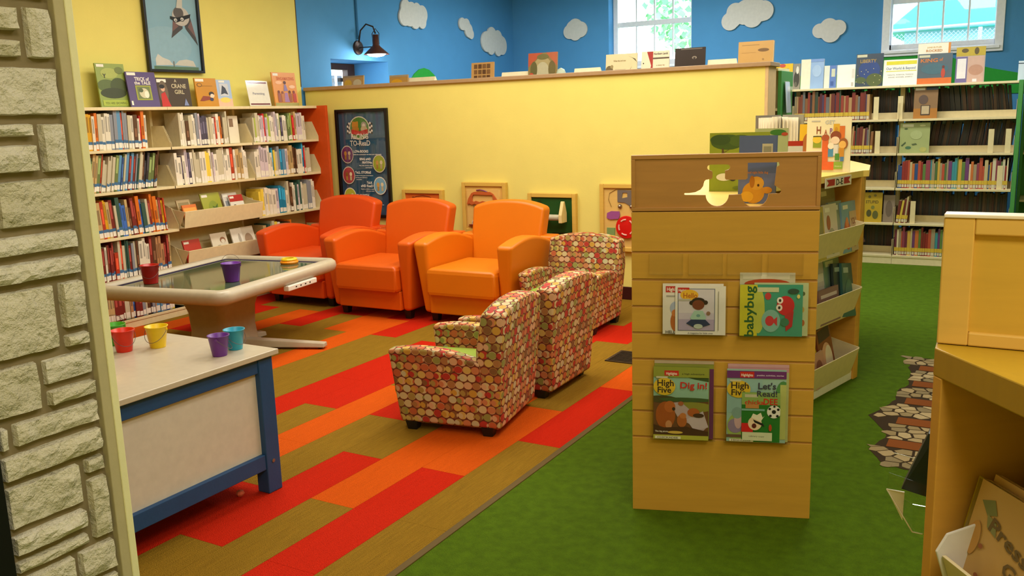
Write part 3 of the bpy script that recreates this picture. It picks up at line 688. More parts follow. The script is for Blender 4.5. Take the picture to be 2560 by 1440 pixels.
fb_('book', 'orange songbook with a crowd of children, rightmost on the left bookcase', TT, -5.97, 6.095, zt, .30, .305, '#E59A4E', [('r', .05, .9, .26, .97, '#EFE9D8'), ('t', 'SINGAMAZING', .55, .82, .09, '#C9622A', .75), ('e', .25, .7, .14, .05, '#F2B98A'), ('e', .8, .58, .13, .05, '#F2C49A'), ('r', 0, 0, 1, .1, '#A9A05A'),
     ('e', .5, .7, .06, .05, '#5A2A1C'), ('p', [(.42, .45), (.46, .64), (.54, .64), (.6, .45)], '#8E7AA8'), ('e', .2, .42, .05, .05, '#7A3A24'), ('e', .35, .4, .05, .05, '#8A4A2E'), ('e', .66, .42, .05, .05, '#5A3020'), ('e', .84, .42, .05, .05, '#8A3A24'), ('r', .14, .12, .28, .38, '#9A5A4E'), ('r', .3, .12, .42, .37, '#C07A4A'), ('p', [(.4, .12), (.44, .4), (.56, .4), (.62, .12)], '#A77AA8'), ('r', .62, .12, .74, .38, '#A05A3C'), ('r', .78, .12, .92, .38, '#B8443A')], .10)

# ================================================================ ARMCHAIRS
def uvbox(o, s=1.0):
    me = o.data; uv = me.uv_layers.new(name='uv')
    for p in me.polygons:
        n = p.normal; ax = max(range(3), key=lambda i: abs(n[i]))
        for li in p.loop_indices:
            c = me.vertices[me.loops[li].vertex_index].co
            a = (c.y, c.z) if ax == 0 else ((c.x, c.z) if ax == 1 else (c.x, c.y))
            uv.data[li].uv = (a[0]*s, a[1]*s)
def dots():
    m = bpy.data.materials.new('dotted_upholstery'); m.use_nodes = True; nt = m.node_tree; N = nt.nodes; L = nt.links
    b = N['Principled BSDF']; b.inputs['Roughness'].default_value = .8
    uv = N.new('ShaderNodeUVMap'); last = None
    pal = ['#C2392B', '#D9A83F', '#B59A4E', '#E3CF9A', '#CF6A3E', '#E8B98E', '#A0A052', '#E0C068', '#8E6236', '#D98A5A', '#D6D0A4', '#B8804A']
    base = lin('#6A2E1A')
    prev = None
    for k, (off, rad) in enumerate((((0, 0), .50), ((.30, .06), .40), ((.0, .0), .455))):
        mp = N.new('ShaderNodeMapping'); mp.inputs['Scale'].default_value = (23.0, 25.5, 1); mp.inputs['Location'].default_value = (off[0] + k*7*(k == 1), off[1], 0)
        L.new(uv.outputs[0], mp.inputs[0])
        sep = N.new('ShaderNodeSeparateXYZ'); L.new(mp.outputs[0], sep.inputs[0])
        fy = N.new('ShaderNodeMath'); fy.operation = 'FLOOR'; L.new(sep.outputs[1], fy.inputs[0])
        hx = N.new('ShaderNodeMath'); hx.operation = 'MULTIPLY_ADD'; hx.inputs[1].default_value = .5; L.new(fy.outputs[0], hx.inputs[0]); L.new(sep.outputs[0], hx.inputs[2])
        cb = N.new('ShaderNodeCombineXYZ'); L.new(hx.outputs[0], cb.inputs[0]); L.new(sep.outputs[1], cb.inputs[1])
        fl_ = N.new('ShaderNodeVectorMath'); fl_.operation = 'FLOOR'; L.new(cb.outputs[0], fl_.inputs[0])
        fr = N.new('ShaderNodeVectorMath'); fr.operation = 'FRACTION'; L.new(cb.outputs[0], fr.inputs[0])
        sb = N.new('ShaderNodeVectorMath'); sb.operation = 'SUBTRACT'; sb.inputs[1].default_value = (.5, .5, 0); L.new(fr.outputs[0], sb.inputs[0])
        ln = N.new('ShaderNodeVectorMath'); ln.operation = 'LENGTH'; L.new(sb.outputs[0], ln.inputs[0])
        lt = N.new('ShaderNodeMath'); lt.operation = 'LESS_THAN'; lt.inputs[1].default_value = rad; L.new(ln.outputs['Value'], lt.inputs[0])
        wn = N.new('ShaderNodeTexWhiteNoise'); wn.noise_dimensions = '3D'
        ad = N.new('ShaderNodeVectorMath'); ad.operation = 'ADD'; ad.inputs[1].default_value = (k*13.7, k*5.1, k*3.3); L.new(fl_.outputs[0], ad.inputs[0]); L.new(ad.outputs[0], wn.inputs['Vector'])
        cr = N.new('ShaderNodeValToRGB'); cr.color_ramp.interpolation = 'CONSTANT'; e = cr.color_ramp.elements
        while len(e) < len(pal): e.new(.5)
        for i in range(len(pal)): e[i].position = i/len(pal); e[i].color = [c_*.82 for c_ in lin(pal[i])[:3]] + [1]
        L.new(wn.outputs['Value'], cr.inputs[0])
        if k == 1:   # second print only inside the first circles and only on some
            pass
        fac = lt
        if k == 2:
            g = N.new('ShaderNodeMath'); g.operation = 'GREATER_THAN'; g.inputs[1].default_value = .55
            sc2 = N.new('ShaderNodeSeparateColor'); L.new(wn.outputs['Color'], sc2.inputs[0]); L.new(sc2.outputs[1], g.inputs[0])
            mu = N.new('ShaderNodeMath'); mu.operation = 'MULTIPLY'; L.new(g.outputs[0], mu.inputs[0]); L.new(lt.outputs[0], mu.inputs[1]); fac = mu
        if k == 1:
            mu = N.new('ShaderNodeMath'); mu.operation = 'MULTIPLY'; mu.inputs[1].default_value = 1.0; L.new(lt.outputs[0], mu.inputs[0])
            mu2 = N.new('ShaderNodeMath'); mu2.operation = 'MULTIPLY'; L.new(mu.outputs[0], mu2.inputs[0]); L.new(prevlt.outputs[0], mu2.inputs[1]); fac = mu2
        mx = N.new('ShaderNodeMix'); mx.data_type = 'RGBA'
        L.new(fac.outputs[0], mx.inputs[0]); L.new(cr.outputs[0], mx.inputs[7])
        if prev is None: mx.inputs[6].default_value = base
        else: L.new(prev.outputs[2], mx.inputs[6])
        prev = mx; prevlt = lt
    L.new(prev.outputs[2], b.inputs['Base Color'])
    return m
DOTS = dots()
GRN = M('#8FA63C', .6, 'leather', .06, 10)
def armchair(name, label, loc, rz, skin, seatm, k=1.0, W=.84, arm=.125, H=.86, dp=.80, seatw=.59, ah=.615, group=None, sh_=.415, fade=0):
    """front faces local -y, x centred; origin at floor under the front centre"""
    t = thing(name, label, 'armchair', loc, rz, group)
    s = seatw/2; top = ah
    # side profile of arms (y,z) : front leans in towards the foot, crown arched
    n = 10; crown = []
    for i in range(n+1):
        u_ = i/n; crown.append((.0 + u_*(dp*.86), top - .012 + (.05 if k == 1 else .022)*math.sin(math.pi*min(1, u_*1.02)) - .04*u_*u_))
    zb_ = .036 if k < 1 else .07
    base = [(.045*k, zb_), (dp*.86, zb_)]
    prof = [base[0], base[1]] + crown[::-1]
    for sx in (-1, 1):
        b = B()
        def ox(z): return s + arm - .055*k*max(0, 1 - (z-.07)/(top-.07))
        inner = [(sx*s, y, z) for y, z in prof]; outer = [(sx*ox(z), y, z) for y, z in prof]
        b.prism(inner, outer, skin)
        o = b.done('arm', t, .028*k, 4, True); uvbox(o)
    # backrest, arched top, leaning
    kid = k < 1
    bw = (s + arm - .012) if kid else (s + .028*k); by = dp*.76; lean = .26
    m_ = 16; arch = []
    for i in range(m_+1):
        u_ = -1 + 2*i/m_
        arch.append((bw*u_*(.97 if kid else 1), H - .055*k*abs(u_)**2.4))
    bot = .036 if kid else .10
    out = [(-bw*(.90 if kid else .93), bot), (bw*(.90 if kid else .93), bot), (bw*(1 if kid else .97), ah)] + arch[::-1] + [(-bw*(1 if kid else .97), ah)]
    yb = lambda z: by + (lean*(z - .36) if z > .36 else 0)
    if kid:
        yb = lambda z: dp*.78 + max(0, z-.30)*.16
        f_ = [(x, yb(z), z) for x, z in out]; r_ = [(x*.995, dp + .05*(z/H), z if z < ah else z-.004) for x, z in out]
    else:
        f_ = [(x, yb(z), z) for x, z in out]; r_ = [(x*.99, max(yb(z) + .13*k, dp*.9), z if z < ah else z-.006) for x, z in out]
    o = B().prism(r_, f_, skin).done('backrest', t, .03*k, 4, True); uvbox(o)
    if not kid:
        o = B().prism([(-(s+arm-.06*k), dp*.84, .07), (s+arm-.06*k, dp*.84, .07), (s+arm-.06*k, dp, .07), (-(s+arm-.06*k), dp, .07)],
                  [(-(s+arm-.01), dp*.84, ah-.02), (s+arm-.01, dp*.84, ah-.02), (s+arm-.01, dp+.03*k, ah-.02), (-(s+arm-.01), dp+.03*k, ah-.02)], skin).done('rear_panel', t, .02*k, 3, True); uvbox(o)
    # seat cushion, crowned
    hs = sh_ - .225*k/1.0*1.0; z0 = .225*(k if k < 1 else 1)
    rings = []
    for z, ins in ((z0, .006), (z0+.02, 0), (sh_-.03, 0), (sh_-.008, .008), (sh_+.006, .03), (sh_+.012, .12)):
        rings.append([(x, y + (.33 if True else 0)*dp + .0, z) for x, y, _ in rrect(s-.002-ins, .36*dp-ins*.6, .02, 3)])
    o = B().loft(rings, seatm).done('seat_cushion', t, 0, 2, True); uvbox(o)
    for p in o.data.polygons:
        if abs(p.normal.z) > .9 or abs(p.normal.y) > .9 or abs(p.normal.x) > .9: p.use_smooth = False
    o = B().box(-s, .022, zb_+.005, s, dp*.8, z0-.003, skin).done('front_panel', t, .008, 2); uvbox(o)
    for sx in (-1, 1):
        for y in (.09*k+.03, dp*.88):
            xx = sx*(s+.01)
            B().loft([rrect(.024, .024, .003, 1, xx, y, 0), rrect(.032, .032, .003, 1, xx, y, zb_+.006)], BLACK).done('leg', t)
    return t
LEA = [M('#DC4C08', .42, 'leather', .05, 4), M('#D85C06', .42, 'leather', .05, 4), M('#DC7804', .42, 'leather', .05, 4)]
AG = None
armchair('armchair', 'leftmost red-orange leather armchair, next to the bookcase', (-5.24, 5.40, 0), 0.0, LEA[0], LEA[0], group='leather armchairs along the half wall')
armchair('armchair', 'middle orange leather armchair under the blue oval poster', (-4.355, 5.262, 0), .02, LEA[1], LEA[1], group='leather armchairs along the half wall')
armchair('armchair', 'brightest orange leather armchair, in front of the green wall panel', (-3.51, 5.30, 0), .02, LEA[2], LEA[2], group='leather armchairs along the half wall')
kw = dict(k=.7, W=.58, arm=.08, H=.645, dp=.56, seatw=.44, ah=.425, sh_=.30, group='dotted child-size armchairs')
armchair('armchair', 'dotted child-size armchair with green seat, facing outward beside the orange ones', (-2.775, 5.36, 0), .02, DOTS, GRN, **kw)
armchair('armchair', 'dotted child-size armchair in the middle of the three, back towards the camera', (-2.70, 4.30, 0), -math.pi/2+.02, DOTS, GRN, **kw)
armchair('armchair', 'nearest dotted child-size armchair, its side turned to the camera', (-2.686, 3.594, 0), -math.pi/2+.175, DOTS, GRN, **kw)

# ================================================================ TOUCH TABLE
tt = thing('touch_table', 'grey interactive touch-screen table on a flared pedestal', 'table', (-4.69, 4.17, 0), .17)
SILV = M('#BFB49C', .35); SILD = M('#A89C84', .4)
hx, hy, zt_ = .515, .665, .53
prof = [(-.075, -.022), (-.070, -.002), (-.055, .0), (-.02, .0), (0, -.016), (.006, -.045), (-.006, -.075), (-.04, -.092), (-.12, -.098), (-.30, -.10)]
rings = [[(x, y, zt_+dz) for x, y, _ in rrect(hx+o_, hy+o_, max(.10+o_, .012) if o_ > -.08 else .02, 7)] for o_, dz in prof]
B().loft(rings, SILV, cap=False).done('rim', tt, smooth=True)
obox('bezel', -(hx-.07), -(hy-.07), zt_-.028, hx-.07, hy-.07, zt_-.0215, M('#1A1036', .7), tt)
obox('screen', -(hx-.135), -(hy-.135), zt_-.0225, hx-.135, hy-.135, zt_-.019, M('#475A40', .07), tt)
obox('underside', -(hx-.28), -(hy-.28), zt_-.102, hx-.28, hy-.28, zt_-.09, SILD, tt)
fl_r = [(.21, .30, .43), (.19, .27, .41), (.165, .225, .36), (.15, .195, .28), (.145, .185, .15), (.155, .195, .04), (.17, .21, .03)]
B().loft([rrect(a, c, .05, 6, -.02, -.02, z) for a, c, z in fl_r], M('#A8987C', .45)).done('pedestal', tt, smooth=True)
for a0, L0 in ((.20+.17*0, .72), (1.35, .34), (math.pi+.2, .70), (math.pi+1.35, .34)):
    ca, sa = math.cos(a0), math.sin(a0); b = B()
    P0 = Vector((-.02 + .08*ca, -.02 + .08*sa, 0)); P1 = Vector((-.02 + (L0)*ca, -.02 + (L0)*sa, 0)); nn = Vector((-sa, ca, 0))
    b.loft([[P0 - nn*.045 + Vector((0, 0, .012)), P0 + nn*.045 + Vector((0, 0, .012)), P0 + nn*.035 + Vector((0, 0, .075)), P0 - nn*.035 + Vector((0, 0, .075))],
            [P1 - nn*.035 + Vector((0, 0, .012)), P1 + nn*.035 + Vector((0, 0, .012)), P1 + nn*.028 + Vector((0, 0, .042)), P1 - nn*.028 + Vector((0, 0, .042))]], SILV)
    b.lathe([(.0, 0), (.02, 0), (.02, .014), (0, .014)], BLACK, 10, (P1.x-.04*ca, P1.y-.04*sa, 0))
    b.done('foot', tt, .008, 2)
pb = B().box(hx-.03, -.02, zt_-.118, hx+.012, .32, zt_-.082, WHITE).done('port_panel', tt, .006)
for i in range(4): obox('port', hx+.0118, .06 + i*.055, zt_-.104, hx+.0132, .075 + i*.055, zt_-.096, BLACK, pb)

# ================================================================ BLUE FRAMED TABLE
BLU = M('#1B4A7C', .5, 'bump', .1, 20)
TX0, TX1, TY0, TY1, TZ = -3.34, -2.605, 1.28, 2.565, .60
bt = thing('play_table', 'white topped low table with a blue frame behind the stone post', 'table', (0, 0, 0))
obox('tabletop', TX0, TY0, TZ-.022, TX1, TY1, TZ, M('#CABEA8', .3), bt, .003)
for x in (TX0+.02, TX1-.085):
    for y in (TY0+.02, TY1-.095): obox('leg', x, y, 0, x+.065, y+.075, TZ-.022, BLU, bt, .004)
def frame_x(x):
    obox('side_panel', x+.02, TY0+.09, .17, x+.03, TY1-.09, TZ-.08, M('#D6CFC2', .6), bt)
    obox('rail', x+.005, TY0+.095, TZ-.085, x+.05, TY1-.095, TZ-.022, BLU, bt, .003)
    obox('rail', x+.005, TY0+.095, .105, x+.05, TY1-.095, .17, BLU, bt, .003)
frame_x(TX1-.075)
B().box(TX0+.025, TY0+.095, .105, TX0+.06, TY1-.095, TZ-.022, BLU).done('side_panel', bt)
for y in (TY0+.035, TY1-.075):
    obox('end_panel', TX0+.085, y, .105, TX1-.09, y+.03, TZ-.022, BLU, bt, .003)
B().lathe([(0, 0), (.008, 0), (.008, .002), (0, .002)], STEEL, 10).done('bolt', bt).matrix_world = Matrix.Translation((TX1-.019, TY1-.06, .135)) @ Matrix.Rotation(math.pi/2, 4, 'Y')
sc_ = B().lathe([(0, 0), (.012, .002), (.018, .012), (.014, .022), (0, .028)], M('#D86A4A', .8), 9).done('paper_scrap'); sc_.location = (-2.72, 2.40, 0.001)
tag(sc_, 'small orange crumb of paper on the carpet under the blue table', 'scrap')

def bucket(label, x, y, z, col, h=.098, r0=.034, r1=.049, handle=0, hang=0.0, sc=1.0):
    t = thing('toy_bucket', label, 'bucket', (x, y, z), hang, 'small coloured metal buckets'); c = M(col, .35)
    h *= sc; r0 *= sc; r1 *= sc
    B().lathe([(0, 0), (r0*.98, 0), (r0, .003), (r1-.001, h-.003), (r1+.002, h-.002), (r1+.002, h+.001), (r1-.002, h), (r0-.002, .005), (0, .005)], c, 32).done('pail', t, smooth=True)
    for s in (-1, 1): B().lathe([(0, 0), (.006, 0), (.006, .003), (0, .003)], c, 10, (0, 0, 0)).done('ear', t).matrix_local = Matrix.Translation((s*r1*.97, 0, h*.86)) @ Matrix.Rotation(s*math.pi/2, 4, 'Y')
    pts = []
    R = r1*1.03
    for i in range(17):
        a = math.pi*i/16
        lx, lz = R*math.cos(a), R*1.15*math.sin(a)
        if handle: pts.append((lx, 0, h*.86 + lz))
        else: pts.append((lx, -lz*.35 - .0*1 - (r1*.75)*math.sin(a), h*.86 - lz*.9))
    B().tube(pts, .0011, M('#6A5A5A', .4, metal=.5), 6).done('handle', t)
    return t
BZ = TZ
bucket('bright red bucket on the white table beside the stone post', -3.175, 2.27, BZ, '#E22C08', hang=1.2, sc=.92)
bucket('yellow bucket on the white table', -3.10, 2.375, BZ, '#EFCB0A', hang=.4, sc=.92)
bucket('purple bucket at the corner of the white table, in front of the cyan one', -2.745, 2.385, BZ, '#6A2E92', hang=2.2, sc=.85)
bucket('cyan bucket on the white table behind the purple one', -2.765, 2.485, BZ, '#2BA3C2', hang=1.4, sc=.85)
bucket('green bucket with raised handle at the back of the white table, mostly hidden', -3.31, 2.33, BZ, '#4FB02A', handle=1, hang=.7, sc=.9)
bucket('dark red bucket standing on the left side of the touch table', -4.87, 3.73, .512, '#B3140E', h=.12, r0=.045, r1=.058, hang=.8)
bucket('purple bucket with its wire handle up on the touch table', -4.40, 3.98, .512, '#6B2F98', h=.12, r0=.045, r1=.062, handle=1, hang=.6)
tr_ = thing('toy_ring', 'yellow and orange plastic ring toy on the far corner of the touch table', 'toy', (-4.56, 4.665, .512))
B().lathe([(.035, 0), (.06, 0), (.066, .012), (.06, .022), (.035, .022)], M('#F0900A', .4), 24).done('lower_ring', tr_, smooth=False)
B().lathe([(.032, .022), (.052, .022), (.058, .03), (.05, .04), (.034, .04), (.032, .022)], M('#E6C81A', .4), 24).done('upper_ring', tr_)
wt = thing('wooden_tray', 'shallow pale wooden tray on the white table by the post', 'tray', (-2.895, 1.90, BZ), .28)
wm = M('#D6AE58', .5, 'wood', .1)
obox('base', -.15, -.07, 0, .09, .075, .006, wm, wt)
for n_, a in (('side', (-.15, -.07, .006, .09, -.062, .045)), ('side', (-.15, .067, .006, .09, .075, .045)), ('end', (.082, -.062, .006, .09, .067, .045)), ('end', (-.15, -.062, .006, -.142, .067, .045))):
    obox(n_, *a, wm, wt, .001)
wt.rotation_euler = (0, 0, .9)

# ================================================================ FLOOR VENT
vt = thing('floor_vent', 'dark square floor register in the carpet beside the slatwall display', 'vent', (-2.09, 5.0, 0))
VB = M('#3A2C1E', .5, metal=.3)
v_ = B().box(-.10, -.13, 0, .10, -.115, .006, VB).box(-.10, .115, 0, .10, .13, .006, VB).box(-.10, -.115, 0, -.085, .115, .006, VB).box(.085, -.115, 0, .10, .115, .006, VB).done('frame', vt)
obox('recess', -.085, -.115, .0005, .085, .115, .002, M('#1C1510', .8), vt)
for i in range(8): obox('louvre', -.085, -.10 + i*.028, .002, .085, -.092 + i*.028, .006, VB, vt)

# ================================================================ WALL ACTIVITY PANELS
MP = M('#D9B250', .5, 'wood', .1); PY = 6.65
def wallpanel(label, x, z, w_, h_):
    t = thing('activity_panel', label, 'wall toy', (x, PY, z), 0, 'wooden activity panels on the half wall')
    B().box(0, -.045, 0, .035, 0, h_, MP).box(w_-.035, -.045, 0, w_, 0, h_, MP).box(.035, -.045, 0, w_-.035, 0, .035, MP).box(.035, -.045, h_-.035, w_-.035, 0, h_, MP).done('frame', t, .004)
    return t
t = wallpanel('activity panel with an orange board, mostly hidden behind the middle armchair', -4.99, .445, .449, .427)
s_ = obox('board', .035, -.03, .035, .414, 0, .392, M('#D9661C', .5), t)
art(s_, .379, .357, [('p', [(.15, .85), (.3, .93), (.5, .96), (.7, .93), (.85, .85), (.84, .83), (.7, .905), (.5, .93), (.3, .905), (.16, .83)], '#8A3A14'), ('p', [(.3, .78), (.45, .86), (.55, .86), (.72, .8), (.7, .78), (.55, .83), (.45, .83)], '#8A3A14'), ('e', .22, .9, .03, .02, '#8A3A14'), ('e', .86, .78, .03, .02, '#5A2410')], y=-.0305, x0=.035, z0=.035, name='printed_lines')
t = wallpanel('activity panel with an orange umbrella canopy and hanging strings', -4.332, .501, .45, .444)
obox('board', .035, -.03, .035, .415, 0, .409, M('#D9AE5A', .5, 'wood', .08), t)
c_ = plate('inner_board', [[(.055, .06), (.385, .06), (.385, .385), (.055, .385)]], .012, M('#E0B765', .5, 'wood', .08), t); c_.location = (0, -.043, 0)
um = plate('umbrella_canopy', [[(.06, .25), (.075, .30), (.11, .35), (.36-.25+.03, .362), (.30, .362), (.33, .345), (.365, .30), (.385, .25), (.36, .258), (.34, .25), (.31, .258), (.28, .247), (.225, .255), (.17, .245), (.14, .257), (.11, .248), (.085, .258)],
                               [(.115, .285), (.13, .272), (.15, .283), (.19, .272), (.22, .283), (.26, .274), (.29, .285), (.315, .275), (.33, .29), (.325, .335), (.13, .338), (.115, .315)]], .012, M('#C2602A', .5), t); um.location = (0, -.058, 0)
B().tube([(.16, -.05, .375), (.2, -.055, .38), (.24, -.055, .372), (.27, -.052, .36)], .006, M('#7A2F5C', .5), 6).done('purple_bar', t)
B().tube([(.19, -.06, .25), (.2, -.065, .21), (.215, -.065, .215), (.22, -.06, .25)], .006, M('#7A2F5C', .5), 6).done('purple_hook', t)
for x, z in ((.13, .10), (.19, .13)): B().tube([(x, -.052, .25), (x, -.052, z)], .0018, BLACK, 5).done('string', t)
B().lathe([(.018, 0), (.026, .003), (.026, .006), (.018, .009)], M('#D8D2C4', .3), 16).done('ring', t).matrix_local = Matrix.Translation((.13, -.05, .09)) @ Matrix.Rotation(math.pi/2, 4, 'X')
obox('ledge', .075, -.062, .066, .36, -.043, .074, M('#7A2A14', .5), t)
t = wallpanel('activity panel with a dark green board and a projecting wooden crank', -3.669, .40, .452, .46)
s_ = obox('board', .035, -.03, .035, .417, 0, .425, M('#0F4A14', .5), t)
art(s_, .382, .39, [('e', .2, .9, .05, .04, '#0A360E'), ('e', .78, .62, .05, .04, '#0A360E'), ('r', .5, .0, 1, .25, '#0C240C')], y=-.0305, x0=.035, z0=.035, name='printed_spots')
ax = B().lathe([(0, 0), (.026, 0), (.026, .16), (0, .16)], M('#B8B49A', .35), 16).done('axle', t); ax.matrix_local = Matrix.Translation((.19, -.10, .265)) @ Matrix.Rotation(math.pi/2, 4, 'Y')
B().extx([(-.15, .225), (-.05, .225), (-.05, .30), (-.085, .40), (-.105, .40), (-.15, .29)], .345, .375, M('#E3CE8C', .5)).done('crank_handle', t, .004)
B().box(.15, -.12, .23, .19, -.03, .30, M('#E3CE8C', .5)).done('crank_bracket', t, .004)
t = wallpanel('activity panel with a red spinning wheel, partly hidden by the slatwall display', -3.001, .40, .45, .545)
obox('board', .035, -.03, .035, .415, 0, .51, M('#DDB766', .5, 'wood', .08), t)
rw = B().lathe([(0, 0), (.088, 0), (.092, .006), (.088, .014), (.02, .018), (0, .018)], M('#D3120E', .4), 32).done('red_wheel', t); rw.matrix_local = Matrix.Translation((.235, -.04, .20)) @ Matrix.Rotation(math.pi/2, 4, 'X')
for k in range(5):
    a0 = 2*math.pi*k/5 + .3; pts = [(.062*math.cos(a0+d), .062*math.sin(a0+d), .0165) for d in (0, .25, .5, .75)]
    B().tube(pts, .006, M('#E8B8A8', .5), 6).done('wheel_slot', rw)
for x in (.175, .275):
    o = B().lathe([(0, .02), (.012, .016), (.018, .004), (.018, 0), (0, 0)], M('#9A8A7A', .25, metal=.8), 16).done('metal_dome', t, smooth=True); o.matrix_local = Matrix.Translation((x, -.032, .365)) @ Matrix.Rotation(math.pi/2, 4, 'X')
plate('grey_mask', [[(.155, .40), (.155, .495), (.34, .495), (.40, .47), (.40, .40), (.34, .37), (.30, .395), (.27, .365), (.22, .395)], [(.19, .43), (.2, .475), (.24, .475), (.24, .44)], [(.3, .43), (.29, .475), (.33, .47), (.34, .44)]], .006, M('#6F6660', .5), t).location = (0, -.037, 0)
B().tube([(.10, -.034, .36), (.075, -.034, .42), (.085, -.034, .47), (.14, -.034, .50), (.3, -.034, .505)], .002, M('#8A6A2A', .5), 5).done('wire_loop', t)
pc = plate('purple_car', [[(.06, .27), (.065, .31), (.10, .325), (.17, .325), (.175, .295), (.165, .265), (.09, .258)]], .01, M('#9A4E90', .5), t); pc.location = (0, -.041, 0)
obox('green_square', .06, -.036, .12, .13, -.03, .19, M('#7C9A5A', .5), t)

# ================================================================ SLATWALL DISPLAY + CASE
SL = thing('slatwall_display', 'maple slatwall end panel with a train shaped cut-out at the top', 'display rack', (-1.235, 2.995, 0))
SANG = math.atan2(.207, .617); SL.rotation_euler = (0, 0, SANG)
SW = .651
obox('backing', .002, .010, .0, SW-.002, .030, 1.15, M('#4E2E10', .7), SL)
zz = [0, .293, .395, .497, .597, .697, .797, .897, .998]
for a, c in zip(zz, zz[1:] + [1.148]):
    obox('slat', 0, 0, a + (.006 if a else .0), SW, .010, c-.001, MAPLE2, SL, .0015)
    if a: obox('slat_lip', 0, .004, a-.0005, SW, .010, a+.0045, MAPLED, SL)
arc = lambda cx, cz, r, a0, a1, n: [(cx + r*math.cos(math.radians(a0 + (a1-a0)*i/n)), cz + r*math.sin(math.radians(a0 + (a1-a0)*i/n))) for i in range(n+1)]
tr0 = [(.190, 1.206)] + [(.259, 1.205)] + arc(.302, 1.205, .040, 180, 360, 12) + [(.375, 1.206)] + arc(.431, 1.206, .046, 180, 360, 12) + [(.490, 1.207), (.515, 1.207), (.520, 1.213), (.518, 1.222), (.497, 1.236), (.503, 1.30), (.513, 1.305), (.51, 1.316)] \
    + [(.405, 1.316), (.405, 1.263), (.399, 1.258), (.333, 1.258), (.328, 1.263), (.328, 1.290), (.336, 1.292), (.343, 1.296), (.345, 1.303), (.341, 1.310), (.332, 1.312), (.276, 1.312), (.268, 1.308), (.266, 1.301), (.269, 1.295), (.277, 1.291), (.283, 1.289), (.285, 1.285), (.285, 1.267), (.281, 1.262), (.262, 1.259), (.257, 1.254), (.255, 1.247), (.253, 1.237), (.244, 1.225), (.226, 1.216), (.205, 1.213), (.189, 1.213), (.186, 1.209)]
o = plate('cutout_panel', [[(.012, 1.16), (SW-.012, 1.16), (SW-.012, 1.338), (.012, 1.338)], tr0], .012, MAPLED, SL); o.location = (0, .006, 0)
for nm, a in (('frame_rail', (0, 0, 1.150, SW, .026, 1.163)), ('frame_rail', (0, 0, 1.335, SW, .026, 1.350)), ('frame_stile', (0, 0, 1.163, .014, .026, 1.335)), ('frame_stile', (SW-.014, 0, 1.163, SW, .026, 1.335))):
    obox(nm, *a, MAPLED, SL, .0015)
# clear holders
def on_slat(x, y, z): return (SL.matrix_basis if False else (Matrix.Translation(SL.location) @ Matrix.Rotation(SANG, 4, 'Z'))) @ Vector((x, y, z))
def holder(label, x, z, w_, h_, d=.035, top=.04):
    t = thing('acrylic_holder', label, 'brochure holder', on_slat(x, 0, z), SANG, 'clear holders hung on the slatwall')
    obox('back_plate', 0, -.004, 0, w_, -.0015, h_+top, ACRYL, t)
    obox('front_plate', 0, -d, 0, w_, -d+.0015, h_*.75, ACRYL, t)
    obox('side_plate', 0, -d, 0, .0015, -.004, h_*.75, ACRYL, t); obox('side_plate', w_-.0015, -d, 0, w_, -.004, h_*.75, ACRYL, t)
    obox('bottom_plate', 0, -d, 0, w_, -.0015, .0015, ACRYL, t)
    return t
holder('clear holder with white landscape magazines, upper left of the slatwall', .108, .698, .235, .19)
holder('clear holder with green board-book magazines, upper right of the slatwall', .380, .698, .245, .19)
holder('clear holder with bear cover magazines, lower left of the slatwall', .070, .298, .235, .27)
holder('clear holder with soccer cover magazines, lower right of the slatwall', .336, .298, .235, .27)
for i, x in enumerate((.055, .195, .330, .470)):
    holder(['empty clear holder at the far left of the top slat row', 'second empty clear holder from the left on the slatwall', 'third empty clear holder from the left on the slatwall', 'empty clear holder at the right of the top slat row'][i], x+.01, .92, .12, .10, .02, -.02)
def mag(label, x, y, z, w_, h_, t, col, shapes, lean=.05, group='magazines in the slatwall holders'):
    return face_book('magazine', label, 'magazine', group, on_slat(x, y, z), SANG, w_, h_, t, col, shapes, lean, .25)
mag('white landscape magazine peeking out at the left behind the seated child one', .113, -.022, .703, .215, .185, .006, '#E4DED2',
    [('r', .05, .83, .35, .95, '#C22018'), ('t', 'Highlights', .2, .89, .07, '#F3E9DC', .26), ('r', .06, .74, .25, .77, '#A9A49C'), ('e', .22, .52, .10, .13, '#A9B4CC'), ('e', .22, .25, .09, .2, '#B5642A'), ('e', .2, .42, .05, .07, '#C9783A'), ('t', 'HELLO', .16, .04, .055, '#5A564E', .22)])
mag('white magazine with a seated child in a pale green shirt', .158, -.030, .703, .178, .178, .005, '#E9E4DA',
    [('r', .05, .08, .79, .95, '#6E7488'), ('r', .065, .095, .775, .935, '#C9BFD2'), ('r', .065, .45, .775, .935, '#D4CDD6'), ('r', .065, .095, .775, .32, '#AFA0C0'), ('r', .05, .86, .28, .97, '#C22018'), ('t', 'Highlights', .165, .915, .05, '#F3E9DC', .2),
     ('e', .28, .82, .18, .11, '#E8B52E'), ('t', 'Hello', .30, .81, .10, '#B8651A', .28), ('r', .06, .70, .3, .74, '#B9B4A4'), ('e', .33, .66, .05, .045, '#2C1A14'), ('e', .60, .67, .05, .045, '#2C1A14'), ('e', .46, .70, .13, .07, '#2C1A14'), ('e', .46, .62, .12, .10, '#7A3A22'),
     ('p', [(.34, .28), (.30, .36), (.38, .50), (.55, .50), (.62, .36), (.58, .28)], '#A6C8B8'), ('e', .46, .40, .04, .03, '#6E9A9A'), ('e', .66, .45, .04, .04, '#8E6A50'), ('p', [(.22, .24), (.32, .32), (.6, .32), (.70, .22), (.55, .17), (.35, .17)], '#23305A'), ('e', .46, .18, .09, .05, '#B9C4B8'), ('r', .85, .1, .865, .9, '#9A968C'), ('t', 'A magazine for little ones', .5, .04, .03, '#6A665E', .5)])
